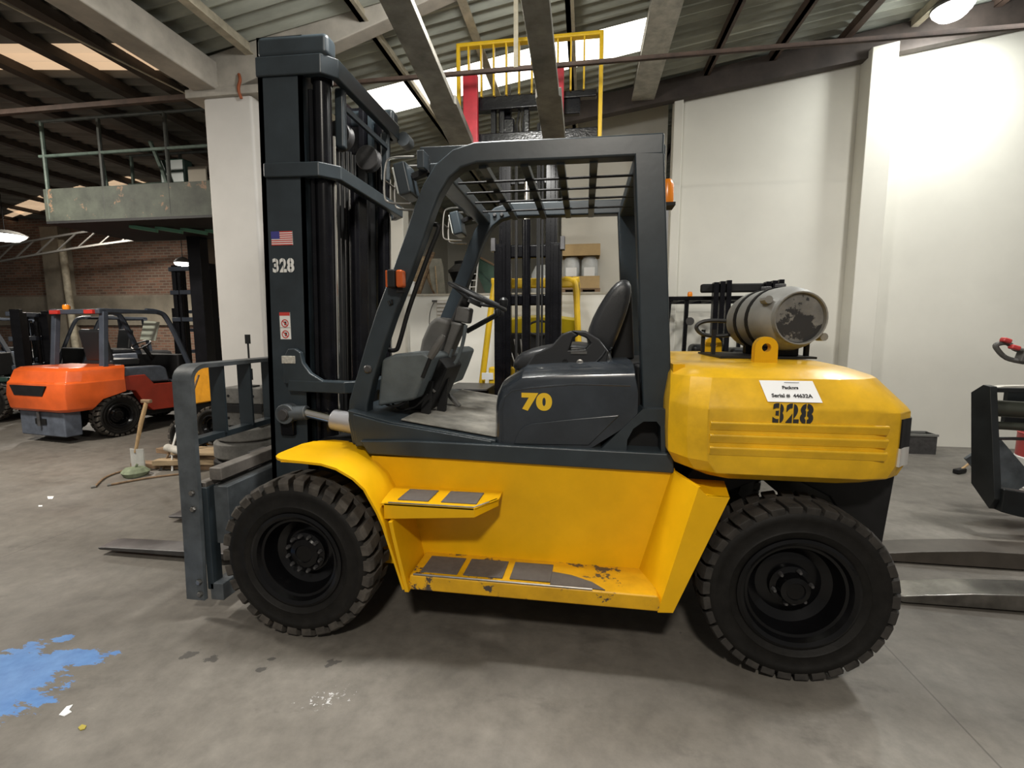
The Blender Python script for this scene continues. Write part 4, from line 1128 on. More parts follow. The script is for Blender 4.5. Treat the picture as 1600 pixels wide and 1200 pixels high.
# ================================================================ gas cylinder lying on the counterweight
GC = empty('gas_cylinder', (0, 0, 0), 'grey gas cylinder strapped across the counterweight top', 'gas cylinder')
e0, e1 = [(2.575, 1.661)], [(2.502, 1.708)]
ga, gb = Vector((e0[0][0], 0.64, e0[0][1])), Vector((e1[0][0], 1.22, e0[0][1] - 0.005))
gd = (gb - ga).normalized()
gl = (gb - ga).length
def along(prof, name, m, par, n=32):
    b = MB().lathe([(r, h) for r, h in prof], (0, 0, 0), 'z', n)
    q = gd.to_track_quat('Z', 'Y').to_matrix().to_4x4()
    return b.xf(Matrix.Translation(ga) @ q).build(name, m, par, ang=40)
GR = 0.178
along([(0.002, 0.012), (GR * 0.45, 0.004), (GR * 0.72, 0.008), (GR * 0.76, 0.020)], 'cylinder_end', GASEND, GC)
along([(GR * 0.74, 0.022), (GR * 0.75, -0.012), (GR * 0.79, -0.014), (GR * 0.80, 0.03)], 'foot_ring', GASG, GC)
along([(GR * 0.60, 0.018), (GR * 0.80, 0.022), (GR * 0.93, 0.055), (GR, 0.11), (GR, gl - 0.11), (GR * 0.93, gl - 0.05), (GR * 0.7, gl), (0.01, gl + 0.02)], 'cylinder_shell', GASG, GC)
for h in (0.21, 0.36):
    along([(GR - 0.002, h), (GR + 0.006, h), (GR + 0.006, h + 0.032), (GR - 0.002, h + 0.032)], 'strap', BLKM, GC)
for h in (0.216, 0.376):
    p = ga + gd * h + Vector((0, 0, GR + 0.012))
    MB().box(tuple(p), (0.05, 0.035, 0.022), (0, 0, R(-40))).build('strap_buckle', DKSTEEL, GC, bevel=0.004)
p = ga + gd * 0.06
for sgn in (-1, 1):
    sd = Vector((-gd.y, gd.x, 0)) * sgn
    e = p + sd * (GR * 0.86) + Vector((0, 0, 0.10 if sgn > 0 else -0.10))
    MB().cyl(tuple(e - gd * 0.03), tuple(e + gd * 0.03), 0.022, 10).build('collar_lug', GASG, GC)
MB().tube([tuple(ga + gd * (gl + 0.01)), tuple(ga + gd * (gl + 0.09))], 0.03, 12).build('valve', STEEL, GC)
for (x, y) in ((ga.x - 0.03, 0.80), (ga.x - 0.05, 1.06)):
    MB().bx(x - 0.09, x + 0.09, y - 0.03, y + 0.03, 1.452, ga.z - GR + 0.02).build('tank_support', BLKM, GC, bevel=0.005)

# ================================================================ yellow forklift behind, forks raised overhead
YB = mat('bright_yellow_frame', (0.72, 0.46, 0.015), 0.4, var=0.12, scale=5)
REDF = mat('red_shank_paint', (0.40, 0.018, 0.030), 0.4, var=0.2, scale=8)
FORKU = mat('dull_fork_underside', (0.26, 0.25, 0.22), 0.5, 0.3, var=0.35, scale=5, bump=0.06)
GLBLK = mat('greasy_black', (0.008, 0.008, 0.010), 0.16, var=0.3, scale=20, bump=0.2, bscale=60)
SF = empty('forklift', (0, 0, 0), 'yellow forklift behind the cab with red fork shanks raised overhead', 'forklift')
cx = 0.835
for s in (-1, 1):
    b = MB().bx(cx + s * 0.36, cx + s * 0.24, 2.96, 3.10, 0.1, 2.50)
    b.bx(cx + s * 0.33, cx + s * 0.27, 2.945, 2.97, 0.1, 2.48)
    b.build('outer_mast_rail', BLK, SF, bevel=0.006)
    b = MB().bx(cx + s * 0.31, cx + s * 0.185, 3.0, 3.08, 0.3, 3.95).bx(cx + s * 0.285, cx + s * 0.235, 2.985, 3.0, 0.3, 3.95)
    b.build('inner_mast_rail', BLK, SF, bevel=0.005)
    MB().bx(cx + s * 0.39, cx + s * 0.34, 2.93, 3.02, 2.42, 2.56).build('mast_stop', DKSTEEL, SF, bevel=0.008)
    MB().cyl((cx + s * 0.12, 2.99, 0.4), (cx + s * 0.12, 2.99, 3.7), 0.012, 8).build('mast_hose', HOSE, SF)
MB().cyl((cx - 0.02, 3.03, 0.3), (cx - 0.02, 3.03, 2.75), 0.048, 16).build('lift_cylinder', BLK, SF)
MB().cyl((cx - 0.02, 3.03, 2.75), (cx - 0.02, 3.03, 3.85), 0.030, 14).build('lift_ram', CHROME, SF)
for dx in (-0.14, 0.09, 0.14):
    MB().bx(cx + dx, cx + dx + 0.022, 3.0, 3.02, 0.6, 3.7).build('lift_chain', BLKM, SF)
MB().bx(cx - 0.20, cx + 0.20, 3.02, 3.09, 2.36, 2.50).build('mast_cross_tie', BLK, SF, bevel=0.02)
MB().bx(cx - 0.25, cx + 0.25, 3.04, 3.10, 1.86, 1.98).build('mast_cross_tie', BLK, SF, bevel=0.02)
MB().bx(cx - 0.20, cx + 0.20, 3.05, 3.09, 3.12, 3.18).build('mast_cross_tie', BLK, SF, bevel=0.01)
# carriage and hooks
MB().bx(0.27, 1.12, 2.86, 2.96, 3.80, 3.93).build('carriage_top_bar', GLBLK, SF, bevel=0.012)
MB().bx(1.12, 1.52, 2.86, 2.94, 3.86, 3.93).build('carriage_top_bar', GLBLK, SF, bevel=0.012)
MB().bx(1.16, 1.36, 2.88, 2.95, 3.72, 3.88).build('side_shift_block', BLK, SF, bevel=0.01)
MB().bx(0.12, 1.54, 2.86, 2.96, 3.47, 3.58).build('carriage_bottom_bar', GLBLK, SF, bevel=0.012)
for x in (0.46, 0.55, 0.80, 0.96):
    MB().bx(x, x + 0.05, 2.90, 2.98, 3.55, 3.82).build('carriage_upright', GLBLK, SF, bevel=0.006)
MB().bx(0.56, 0.70, 2.92, 2.96, 3.56, 3.74).build('carriage_plate', GLBLK, SF, bevel=0.03, seg=3)
MB().bx(0.60, 0.66, 2.90, 2.95, 3.93, 4.05).build('hose_clamp', DKSTEEL, SF, bevel=0.01)
for i in range(3):
    MB().tube(smooth_path([(0.74 + 0.03 * i, 2.93, 3.56), (0.73 + 0.03 * i, 2.90, 3.66), (0.75 + 0.03 * i, 2.93, 3.80)], 5), 0.010, 8).build('carriage_hose', STEEL if i == 1 else HOSE, SF)
# backrest
b = MB().bx(0.125, 0.165, 2.82, 2.86, 3.45, 4.42).bx(1.535, 1.575, 2.82, 2.86, 3.45, 4.42).bx(0.125, 1.575, 2.82, 2.90, 4.395, 4.435)
b.build('backrest_frame', YB, SF, bevel=0.012)
for i in range(10):
    x = 0.25 + 0.127 * i
    MB().bx(x - 0.008, x + 0.008, 2.83, 2.88, 3.92, 4.40).build('backrest_bar', YB, SF)
# forks with red shanks
for x0, x1, xt0, xt1 in ((0.085, 0.30, 0.27, 0.46), (1.02, 1.215, 1.055, 1.225)):
    MB().bx(x0 + 0.125 if x0 < 0.5 else 1.09, x1 + 0.06 if x0 < 0.5 else 1.205, 2.74, 2.80, 3.42, 4.09).build('fork_shank', REDF, SF, bevel=0.012)
    b = MB()
    rg = []
    for t, zt in ((0.0, 0.075), (0.35, 0.075), (0.36, 0.06), (0.85, 0.05), (1.0, 0.02)):
        y = 2.80 + (0.15 - 2.80) * t
        k = (2.80 - y) / (2.80 - 0.65)
        a_, b_ = x0 + (xt0 - x0) * k, x1 + (xt1 - x1) * k
        sh = 0.006 if t > 0.355 else -0.01
        rg.append([(a_ + sh, y, 3.42), (b_ - sh, y, 3.42), (b_ - sh, y, 3.42 + zt), (a_ + sh, y, 3.42 + zt)])
    b.loft(rg)
    b.build('fork', FORKU, SF, bevel=0.006)
# cab frame and body
for s, xa, xb in ((-1, 0.14, 0.33), (1, 1.42, 1.33)):
    MB().tube(smooth_path([(xa, 3.62, 0.55), (xa + (xb - xa) * 0.5, 3.66, 1.35), (xb, 3.70, 2.08), (xb - s * 0.05, 3.72, 2.18), (xb - s * 0.14, 3.72, 2.20)], 4), 0.038, 10).build('guard_leg', YB, SF)
    MB().bx(xb - 0.04, xb + 0.04, 3.72, 4.85, 2.16, 2.23).build('guard_rail', YB, SF, bevel=0.01)
    MB().bx(xb - 0.04, xb + 0.04, 4.78, 4.85, 0.9, 2.18).build('guard_rear_post', YB, SF, bevel=0.01)
MB().bx(0.30, 1.36, 3.69, 3.75, 2.10, 2.22).build('guard_front_bar', YB, SF, bevel=0.02)
for y in (4.0, 4.2, 4.4, 4.6):
    MB().bx(0.33, 1.33, y, y + 0.05, 2.18, 2.22).build('guard_bar', YB, SF)
MB().bx(0.30, 1.36, 3.50, 3.62, 0.75, 1.15).build('front_cowl', YB, SF, bevel=0.02)
MB().loft([[(x, y, z) for y, z in ((4.55, 1.55), (4.50, 1.72 + 0.05 * math.cos((x - cx) * 3)), (4.75, 1.76 + 0.05 * math.cos((x - cx) * 3)), (4.8, 1.55))] for x in [0.34 + 0.1 * i for i in range(11)]]).build('engine_hood', mat('lemon_hood', (0.75, 0.58, 0.02), 0.35), SF, bevel=0.01)
MB().bx(0.34, 1.34, 4.45, 4.88, 0.5, 1.55).build('cab_interior', BLKM, SF, bevel=0.02)
MB().bx(0.20, 1.45, 3.60, 4.90, 0.25, 0.62).build('lower_body', YB, SF, bevel=0.02)
MB().bx(0.62, 1.1, 4.2, 4.5, 0.95, 1.45).build('seat', PLASTIC, SF, bevel=0.05, seg=3)
MB().tube([(0.87 + 0.15 * math.cos(a), 3.95 + 0.10 * math.sin(a), 1.62 + 0.09 * math.sin(a)) for a in [2 * math.pi * k / 24 for k in range(24)]], 0.014, 8, closed=True).build('steering_wheel', PLASTIC, SF)
MB().loft([[(0.87 - w_, 3.9, z), (0.87 + w_, 3.9, z), (0.87 + w_, 4.02, z), (0.87 - w_, 4.02, z)] for w_, z in ((0.09, 1.0), (0.10, 1.2), (0.14, 1.48), (0.13, 1.56))]).build('steering_column', PLASTIC, SF, bevel=0.01)
for i, (x, dx) in enumerate(((0.56, -0.09), (0.62, -0.05), (0.68, -0.03))):
    MB().tube([(x + 0.05, 3.75, 1.10), (x + dx * 0.3, 3.78, 1.32), (x + dx, 3.80, 1.48)], 0.009, 6).build('lever', STEEL, SF)
MB().bx(0.22, 0.36, 3.48, 3.505, 1.0, 1.08).build('sticker', WHITE, SF)
MB().prism([(-0.08, 2.9), (0.40, 2.9), (0.40, 3.5), (-0.08, 3.5)], 0.94, 0.955, 'z').build('step_plate', DKSTEEL, SF)
MB().bx(-0.02, 0.40, 3.0, 3.6, 0.3, 0.94).build('step_box', BLKM, SF, bevel=0.01)
for x, s in ((0.17, 1), (1.50, -1)):
    wheel(SF, (0, 0, 0), 0.33, 0.2, 1, 0.17, tread=False).matrix_local = Matrix.Translation((x, 3.35, 0.33)) @ Matrix.Rotation(R(90 if s < 0 else -90), 4, 'Z')
    wheel(SF, (0, 0, 0), 0.28, 0.18, 1, 0.14, tread=False).matrix_local = Matrix.Translation((x + 0.05 * s, 4.6, 0.28)) @ Matrix.Rotation(R(90 if s < 0 else -90), 4, 'Z')

# ================================================================ black compact forklift behind the counterweight
BF = empty('forklift', (0, 0, 0), 'small black forklift seen behind the gas cylinder', 'forklift')
for x0 in (2.90, 3.46):
    for i in range(3):
        MB().bx(x0 + 0.075 * i, x0 + 0.075 * i + 0.055, 3.70 + 0.02 * i, 3.80, 0.1, 2.14 + 0.012 * i).build('mast_rail', BLK, BF, bevel=0.004)
MB().bx(2.78, 3.70, 3.78, 3.86, 2.03, 2.13).build('mast_top_tie', BLKM, BF, bevel=0.02)
MB().bx(2.90, 3.66, 3.78, 3.84, 1.0, 1.12).build('mast_tie', BLK, BF)
MB().bx(2.92, 3.66, 3.72, 3.80, 0.3, 0.75).build('carriage', BLK, BF, bevel=0.01)
for x in (2.98, 3.48):
    MB().bx(x, x + 0.10, 2.75, 3.75, 0.05, 0.09).build('fork', DKSTEEL, BF)
b = MB().bx(2.42, 3.6, 3.95, 4.02, 1.95, 2.0).bx(2.42, 3.6, 4.75, 4.82, 1.95, 2.0)
b.build('guard_rail', BLK, BF, bevel=0.01)
MB().bx(2.42, 2.50, 3.95, 4.82, 1.94, 2.0).build('guard_end_bar', BLK, BF, bevel=0.01)
for i in range(5):
    x = 2.6 + 0.2 * i
    MB().bx(x, x + 0.03, 4.0, 4.8, 1.955, 1.99).build('guard_bar', BLKM, BF)
for x, y, dx in ((2.46, 3.98, -0.06), (2.66, 3.97, -0.02), (3.52, 3.98, 0.0), (2.46, 4.78, -0.04), (3.52, 4.78, 0.0)):
    MB().bar((x, y, 1.95), (x + dx, y, 0.9), 0.045, 0.045, up=(0, 1, 0)).build('guard_post', BLK, BF)
MB().lathe([(0.028, 0), (0.03, 0.03), (0.022, 0.055), (0.003, 0.06)], (2.70, 4.0, 2.0), 'z', 12).build('beacon', AMBER, BF)
MB().cyl((2.70, 3.93, 1.70), (2.70, 3.97, 1.70), 0.05, 12).build('work_lamp', DKSTEEL, BF)
MB().bx(2.45, 3.6, 3.92, 4.9, 0.3, 1.15).build('body', BLKM, BF, bevel=0.05)
MB().bx(2.75, 3.05, 4.0, 4.3, 1.15, 1.42).build('seat', PLASTIC, BF, bevel=0.06, seg=3)
MB().bx(3.2, 3.5, 4.0, 4.3, 1.12, 1.38).build('engine_cover', PLASTIC, BF, bevel=0.06, seg=3)
for x in (2.42, 3.62):
    for y in (4.05, 4.70):
        wheel(BF, (0, 0, 0), 0.25, 0.16, 1, 0.12, tread=False, nuts=0).matrix_local = Matrix.Translation((x, y, 0.25)) @ Matrix.Rotation(R(90 if x > 3 else -90), 4, 'Z')

# ================================================================ clamp truck at the right edge
CT = empty('clamp_truck', (0, 0, 0), 'black clamp attachment frame with bars standing at the right edge', 'attachment')
CB = mat('black_clamp_paint', (0.010, 0.012, 0.013), 0.42, var=0.35, scale=6)
cp = [(2.239, 1.093), (2.129, 1.168), (2.062, 1.161), (1.905, 0.313), (1.945, 0.222), (2.138, 0.363)]
MB().prism(cp, 4.56, 4.61, 'x').build('clamp_side_plate', CB, CT, bevel=0.004)
z1 = cp[2][1]
MB().prism([(4.58, cp[2][0]), (5.75, cp[2][0] + 0.02), (5.75, cp[1][0] + 0.1), (4.58, cp[1][0])], z1 - 0.045, z1 - 0.01, 'z').build('clamp_top_plate', CB, CT, bevel=0.004)
MB().bx(4.95, 5.75, 2.40, 2.44, 0.80, z1 - 0.04).build('clamp_back_plate', CB, CT)
MB().prism([(4.70, z1 + 0.0), (5.05, z1 + 0.012), (5.75, z1 + 0.0), (5.75, z1 - 0.012), (4.64, z1 - 0.012)], cp[2][0] + 0.05, cp[2][0] + 0.12).build('clamp_top_lip', mat('pale_dusty_steel', (0.45, 0.43, 0.38), 0.6, var=0.2), CT)
MB().prism([(4.60, 0.22), (4.72, 0.19), (5.75, 0.03), (5.75, 0.22), (4.75, 0.38), (4.60, 0.40)], cp[3][0] - 0.02, cp[3][0] + 0.07).build('clamp_bottom_arm', CB, CT, bevel=0.008)
MB().cyl((4.60, 2.14, 0.985), (5.75, 2.14, 0.93), 0.065, 20).build('clamp_bar', mat('olive_grey_bar', (0.07, 0.075, 0.06), 0.4, 0.3), CT)
MB().cyl((4.60, 2.12, 0.85), (5.75, 2.12, 0.81), 0.032, 16).build('clamp_rod', MATS['olive_grey_bar'], CT)
MB().tube(smooth_path([(4.66, 2.24, 0.77), (4.66, 2.24, 0.73), (4.72, 2.24, 0.715), (5.0, 2.24, 0.72), (5.7, 2.24, 0.70)], 4), 0.013, 8).build('clamp_pipe', DKSTEEL, CT)
MB().bar((4.80, 2.4, 0.60), (5.10, 2.4, 0.25), 0.30, 0.03, up=(0, 1, 0)).build('clamp_brace', GREYM, CT)
MB().bx(5.62, 5.80, 1.9, 2.7, 0.0, 1.35).build('clamp_mount', CB, CT, bevel=0.01)
RD = empty('drum', (6.10, 3.3, 0), 'red and white drum half hidden behind the clamp frame', 'drum')
MB().lathe([(0.25, 0.0), (0.26, 0.01), (0.26, 0.30), (0.265, 0.31), (0.26, 0.32)], (0, 0, 0), 'z', 28).build('drum_base', WHITE, RD)
MB().lathe([(0.258, 0.32), (0.258, 0.55), (0.266, 0.56), (0.258, 0.57), (0.258, 0.78)], (0, 0, 0), 'z', 28).build('drum_shell', mat('red_drum_paint', (0.42, 0.05, 0.05), 0.4, var=0.2), RD)
MB().lathe([(0.25, 0.78), (0.262, 0.79), (0.262, 0.86), (0.24, 0.87), (0.01, 0.86)], (0, 0, 0), 'z', 28).build('drum_top', WHITE, RD)
# fork blades on the floor at the right
for y0, y1, xt, top, lab in ((1.36, 1.56, 3.30, 0.095, 'flat dark fork blade on the floor beyond the rear wheel'), (0.82, 1.0, 3.22, 0.085, 'shiny worn fork blade on the floor beside the rear wheel')):
    fb = MB()
    rg = []
    for x, t in ((xt, 0.012), (xt + 0.10, 0.022), (xt + 0.45, 0.065), (xt + 0.8, top), (5.3, top), (5.36, top + 0.02)):
        ins = 0.05 if x == xt else 0.0
        rg.append([(x, y0 + ins, 0.012 if x > xt else 0.03), (x, y1 - ins, 0.012 if x > xt else 0.03), (x, y1 - ins, 0.03 + t), (x, y0 + ins, 0.03 + t)])
    fb.loft(rg)
    o = empty('fork_blade', (0, 0, 0), lab, 'fork', 'fork blades at the right')
    fb.build('blade', mat('polished_fork_steel', (0.20, 0.19, 0.175), 0.26, 0.85, var=0.35, scale=8) if y0 < 1 else mat('brown_fork_steel', (0.075, 0.064, 0.054), 0.42, 0.1, var=0.2, scale=6), o, bevel=0.006)
    MB().bx(5.30, 5.38, y0, y1, 0.0, 0.75).build('shank', DKSTEEL, o, bevel=0.008)
# pallet truck handle
PJ = empty('pallet_truck', (0, 0, 0), 'pallet truck with red buttons on its looped handle', 'pallet truck')
hd_ = [(p[0], 2.0, p[1]) for p in [(4.719, 1.356), (4.598, 1.388), (4.527, 1.460), (4.528, 1.489), (4.594, 1.499), (4.649, 1.456), (4.710, 1.442)]]
MB().tube(smooth_path(hd_, 4), 0.018, 8).build('handle_loop', GREYPL, PJ)
MB().bar((hd_[0][0] - 0.04, 2.0, hd_[0][2] + 0.05), (5.3, 2.0, 1.25), 0.07, 0.09).build('handle_head', GREYPL, PJ, bevel=0.01)
for p, q in ([(4.539, 1.529), (4.596, 1.510)], [(4.599, 1.476), (4.659, 1.458)]):
    MB().bar((p[0], 1.98, p[1]), (q[0], 1.98, q[1]), 0.05, 0.035).build('handle_button', mat('red_button', (0.50, 0.05, 0.05), 0.35), PJ, bevel=0.012, seg=3)
MB().bar((5.25, 2.0, 1.27), (5.55, 1.75, 0.45), 0.05, 0.05).build('handle_shaft', BLK, PJ)
MB().bx(5.40, 5.80, 1.45, 1.85, 0.12, 0.45).build('pump_body', REDF, PJ, bevel=0.02)
MB().cyl((5.6, 1.5, 0.09), (5.6, 1.8, 0.09), 0.09, 16).build('steer_wheel', RUB, PJ)
# black crate by the wall, wooden brush
BX = empty('crate', (5.77, 4.72, 0), 'dark grey open crate on the floor by the cream wall', 'crate')
CRM = mat('dark_crate', (0.045, 0.043, 0.042), 0.7, var=0.3, scale=20)
MB().bx(-0.17, 0.17, -0.11, -0.095, 0.0, 0.26).build('crate_side', CRM, BX)
MB().bx(-0.17, 0.17, 0.095, 0.11, 0.0, 0.26).build('crate_side', CRM, BX)
MB().bx(-0.17, -0.155, -0.095, 0.095, 0.0, 0.26).build('crate_end', CRM, BX)
MB().bx(0.155, 0.17, -0.095, 0.095, 0.0, 0.26).build('crate_end', CRM, BX)
MB().bx(-0.155, 0.155, -0.095, 0.095, 0.0, 0.015).build('crate_bottom', CRM, BX)
MB().bx(-0.18, 0.18, -0.12, -0.09, 0.235, 0.262).build('crate_rim', mat('grey_rim', (0.16, 0.16, 0.15), 0.6), BX)
MB().bx(-0.18, 0.18, 0.09, 0.12, 0.235, 0.262).build('crate_rim', MATS['grey_rim'], BX)
BR = empty('broom', (5.62, 3.75, 0), 'small wooden broom lying near the clamp frame', 'broom')
WOOD = mat('pale_wood', (0.36, 0.24, 0.12), 0.7, var=0.3, scale=6, stretch=(1, 8, 1))
MB().tube([(0, 0, 0.03), (0.5, 0.25, 0.30)], 0.012, 8).build('handle', WOOD, BR)
MB().box((0, 0, 0.03), (0.16, 0.06, 0.05), (0, 0, R(30))).build('brush_head', BLKM, BR, bevel=0.01)

# ================================================================ generic smaller forklift, nose towards +y
def small_truck(name, label, bodyc, sidec, loc, rz, mast_h=2.7, group=None, lamps=True):
    T = empty(name, loc, label, 'forklift', group, rz=rz)
    framec = mat('slate_frame_paint', (0.045, 0.055, 0.075), 0.45, var=0.2, scale=6)
    bump = mat('slate_bumper_paint', (0.085, 0.10, 0.13), 0.5, var=0.3, scale=7)
    def ring(z, y0, y1, hx, c):
        q = [(-hx + c, y0), (hx - c, y0), (hx - c * 0.3, y0 + c * 0.35), (hx, y0 + c * 1.2), (hx, y1), (-hx, y1), (-hx, y0 + c * 1.2), (-hx + c * 0.3, y0 + c * 0.35)]
        return [(x, y, z) for x, y in q]
    cw = MB().loft([ring(0.46, -0.46, -0.14, 0.60, 0.14), ring(0.50, -0.50, -0.12, 0.64, 0.16), ring(0.60, -0.51, -0.02, 0.655, 0.16), ring(0.68, -0.52, 0.30, 0.66, 0.16), ring(0.86, -0.50, 0.30, 0.655, 0.16), ring(0.875, -0.485, 0.30, 0.645, 0.17), ring(1.03, -0.44, 0.34, 0.61, 0.18), ring(1.07, -0.38, 0.36, 0.57, 0.18)]).build('counterweight', bodyc, T, bevel=0.012, ang=40)
    MB().prism([(-0.40, 0.83), (0.34, 0.83), (0.26, 0.69), (-0.32, 0.69)], -0.527, -0.40).build('counterweight_slot', BLKM, cw)
    MB().bx(-0.46, 0.46, -0.42, -0.20, 0.10, 0.46).build('rear_bumper', bump, T, bevel=0.02)
    MB().bx(-0.11, 0.11, -0.435, -0.41, 0.27, 0.35).build('tow_slot', BLKM, T)
    MB().cyl((0, -0.45, 0.25), (0, -0.45, 0.46), 0.02, 8).build('tow_pin', DKSTEEL, T)
    for s in (-1, 1):
        MB().prism([(0.28, 0.86), (0.28, 0.70), (0.46, 0.66), (0.58, 0.44), (0.70, 0.32), (1.30, 0.30), (1.36, 0.55), (1.36, 0.72), (0.75, 0.74), (0.62, 0.90), (0.30, 0.90)], s * 0.50, s * 0.62, 'x').build('side_panel', sidec, T, bevel=0.012)
        MB().prism([(0.30, 0.78), (1.02, 0.76), (0.98, 0.98), (0.90, 1.02), (0.34, 1.03)], s * 0.34, s * 0.60, 'x').build('hood_side', bump, T, bevel=0.03)
        MB().bx(s * 0.56, s * 0.44, 1.30, 1.95, 0.70, 0.78).build('front_fender', sidec, T, bevel=0.02)
        MB().bar((s * 0.53, 0.10, 1.05), (s * 0.51, 0.18, 1.86), 0.10, 0.07, up=(0, 1, 0)).build('guard_rear_post', framec, T, bevel=0.01)
        MB().tube(smooth_path([(s * 0.54, 1.52, 0.75), (s * 0.53, 1.32, 1.30), (s * 0.51, 1.12, 1.78), (s * 0.50, 1.00, 1.88), (s * 0.50, 0.8, 1.90)], 4), 0.040, 8).build('guard_front_leg', framec, T)
        MB().bx(s * 0.54, s * 0.46, 0.12, 0.95, 1.85, 1.91).build('guard_rail', framec, T, bevel=0.01)
        wr = wheel(T, (0, 0, 0), 0.32, 0.2, 1, 0.165, lugs=24, depth=0.02, nuts=0)
        wr.matrix_local = Matrix.Translation((s * 0.64, 0.20, 0.32)) @ Matrix.Rotation(R(90 if s > 0 else -90), 4, 'Z')
        wf = wheel(T, (0, 0, 0), 0.36, 0.22, 1, 0.19, lugs=24, depth=0.02, nuts=0)
        wf.matrix_local = Matrix.Translation((s * 0.66, 1.62, 0.36)) @ Matrix.Rotation(R(90 if s > 0 else -90), 4, 'Z')
        for k in range(2):
            MB().bx(s * (0.46 - 0.09 * k), s * (0.36 - 0.09 * k), 2.02 + 0.02 * k, 2.16, 0.12, mast_h - 0.05 * k).build('mast_rail', BLK, T, bevel=0.006)
        MB().cyl((s * 0.24, 2.0, 0.3), (s * 0.24, 2.0, mast_h - 0.2), 0.035, 10).build('lift_cylinder', BLK, T)
        MB().bx(s * 0.30, s * 0.18, 2.24, 3.2, 0.06, 0.10).build('fork', DKSTEEL, T)
    for z in (mast_h - 0.12, mast_h - 0.55, mast_h - 1.05, 0.5):
        MB().bx(-0.47, 0.47, 1.97, 2.03, z, z + 0.08).build('mast_tie', framec, T, bevel=0.01)
    MB().bx(-0.5, 0.5, 2.17, 2.24, 0.15, 0.55).build('carriage', BLK, T, bevel=0.01)
    MB().bx(-0.54, 0.54, 0.10, 0.20, 1.83, 1.90).build('guard_rear_bar', framec, T, bevel=0.01)
    for k in range(5):
        y = 0.28 + 0.14 * k
        MB().bx(-0.5, 0.5, y, y + 0.03, 1.86, 1.89).build('guard_bar', BLKM, T)
    if lamps:
        MB().box((0.30, 0.98, 1.58), (0.34, 0.01, 0.32), (R(-14), R(4), 0)).build('plastic_screen', mat('milky_screen', (0.42, 0.45, 0.38), 0.5), T)
        MB().bx(-0.2, 0.02, 0.29, 0.30, 1.48, 1.54).build('seat_label', WHITE, T)
        for x in (-0.46, 0.28):
            MB().bx(x, x + 0.18, 0.06, 0.11, 1.83, 1.89).build('tail_lamp', mat('red_lens', (0.5, 0.03, 0.02), 0.25), T, bevel=0.008)
        MB().lathe([(0.045, 0), (0.05, 0.04), (0.04, 0.07), (0.003, 0.075)], (-0.2, 0.14, 1.90), 'z', 12).build('beacon', AMBER, T)
    MB().bx(-0.30, 0.30, 0.35, 0.80, 1.02, 1.14).build('seat_cushion', PLASTIC, T, bevel=0.04, seg=3)
    MB().box((0, 0.36, 1.36), (0.5, 0.10, 0.5), (R(10), 0, 0)).build('seat_backrest', PLASTIC, T, bevel=0.04, seg=3)
    MB().bx(-0.48, 0.48, 1.28, 1.45, 0.75, 1.18).build('dash', BLKM, T, bevel=0.03)
    MB().tube([(-0.12 + 0.15 * math.cos(a), 1.12 + 0.12 * math.sin(a), 1.34 + 0.07 * math.sin(a)) for a in [2 * math.pi * k / 20 for k in range(20)]], 0.014, 6, closed=True).build('steering_wheel', PLASTIC, T)
    MB().cyl((-0.12, 1.14, 1.33), (-0.12, 1.32, 1.05), 0.03, 8).build('steering_column', PLASTIC, T)
    MB().bx(-0.44, 0.44, 0.2, 1.9, 0.22, 0.6).build('chassis', BLKM, T)
    return T
ORG = mat('orange_red_paint', (0.66, 0.105, 0.018), 0.32, var=0.12, scale=4, coat=0.2)
REDS = mat('deep_red_paint', (0.38, 0.035, 0.015), 0.35, var=0.15, scale=4)
small_truck('forklift', 'orange forklift with slate bumper parked in the dark bay', ORG, REDS, (-6.08, 3.83, 0), R(-8), mast_h=2.80)
GRN = mat('dark_green_truck_paint', (0.02, 0.05, 0.04), 0.4, var=0.2)
GRY = mat('dark_grey_truck_paint', (0.03, 0.03, 0.032), 0.45, var=0.2)
small_truck('forklift', 'dark green forklift at the far left behind the orange one', GRN, GRN, (-10.4, 4.3, 0), R(-65), mast_h=1.95, lamps=False)
small_truck('forklift', 'dark grey forklift parked against the brick wall, leftmost of its row', GRY, GRY, (-13.9, 9.3, 0), R(150), mast_h=1.95, lamps=False, group='forklifts parked along the brick wall')
small_truck('forklift', 'dark grey forklift parked against the brick wall, behind the orange cab', GRY, GRY, (-9.9, 8.6, 0), R(165), mast_h=1.95, lamps=False, group='forklifts parked along the brick wall')
small_truck('forklift', 'dark grey forklift with tall mast parked against the brick wall beside the pillar', GRY, GRY, (-7.5, 9.9, 0), R(175), mast_h=2.1, lamps=False, group='forklifts parked along the brick wall')
gb = empty('box', (-8.55, 4.35, 1.075), 'small bright green box on the green forklift', 'box')
gb.location = (-10.35, 4.35, 1.071)
MB().prism([(-0.14, 0.0), (0.14, 0.0), (0.12, 0.2), (-0.10, 0.2)], -0.08, 0.08).build('box_body', mat('bright_green_plastic', (0.03, 0.42, 0.16), 0.4), gb, bevel=0.01)
MB().bx(-0.15, 0.15, -0.09, 0.09, 0.19, 0.22).build('box_lid', MATS['bright_green_plastic'], gb, bevel=0.005)

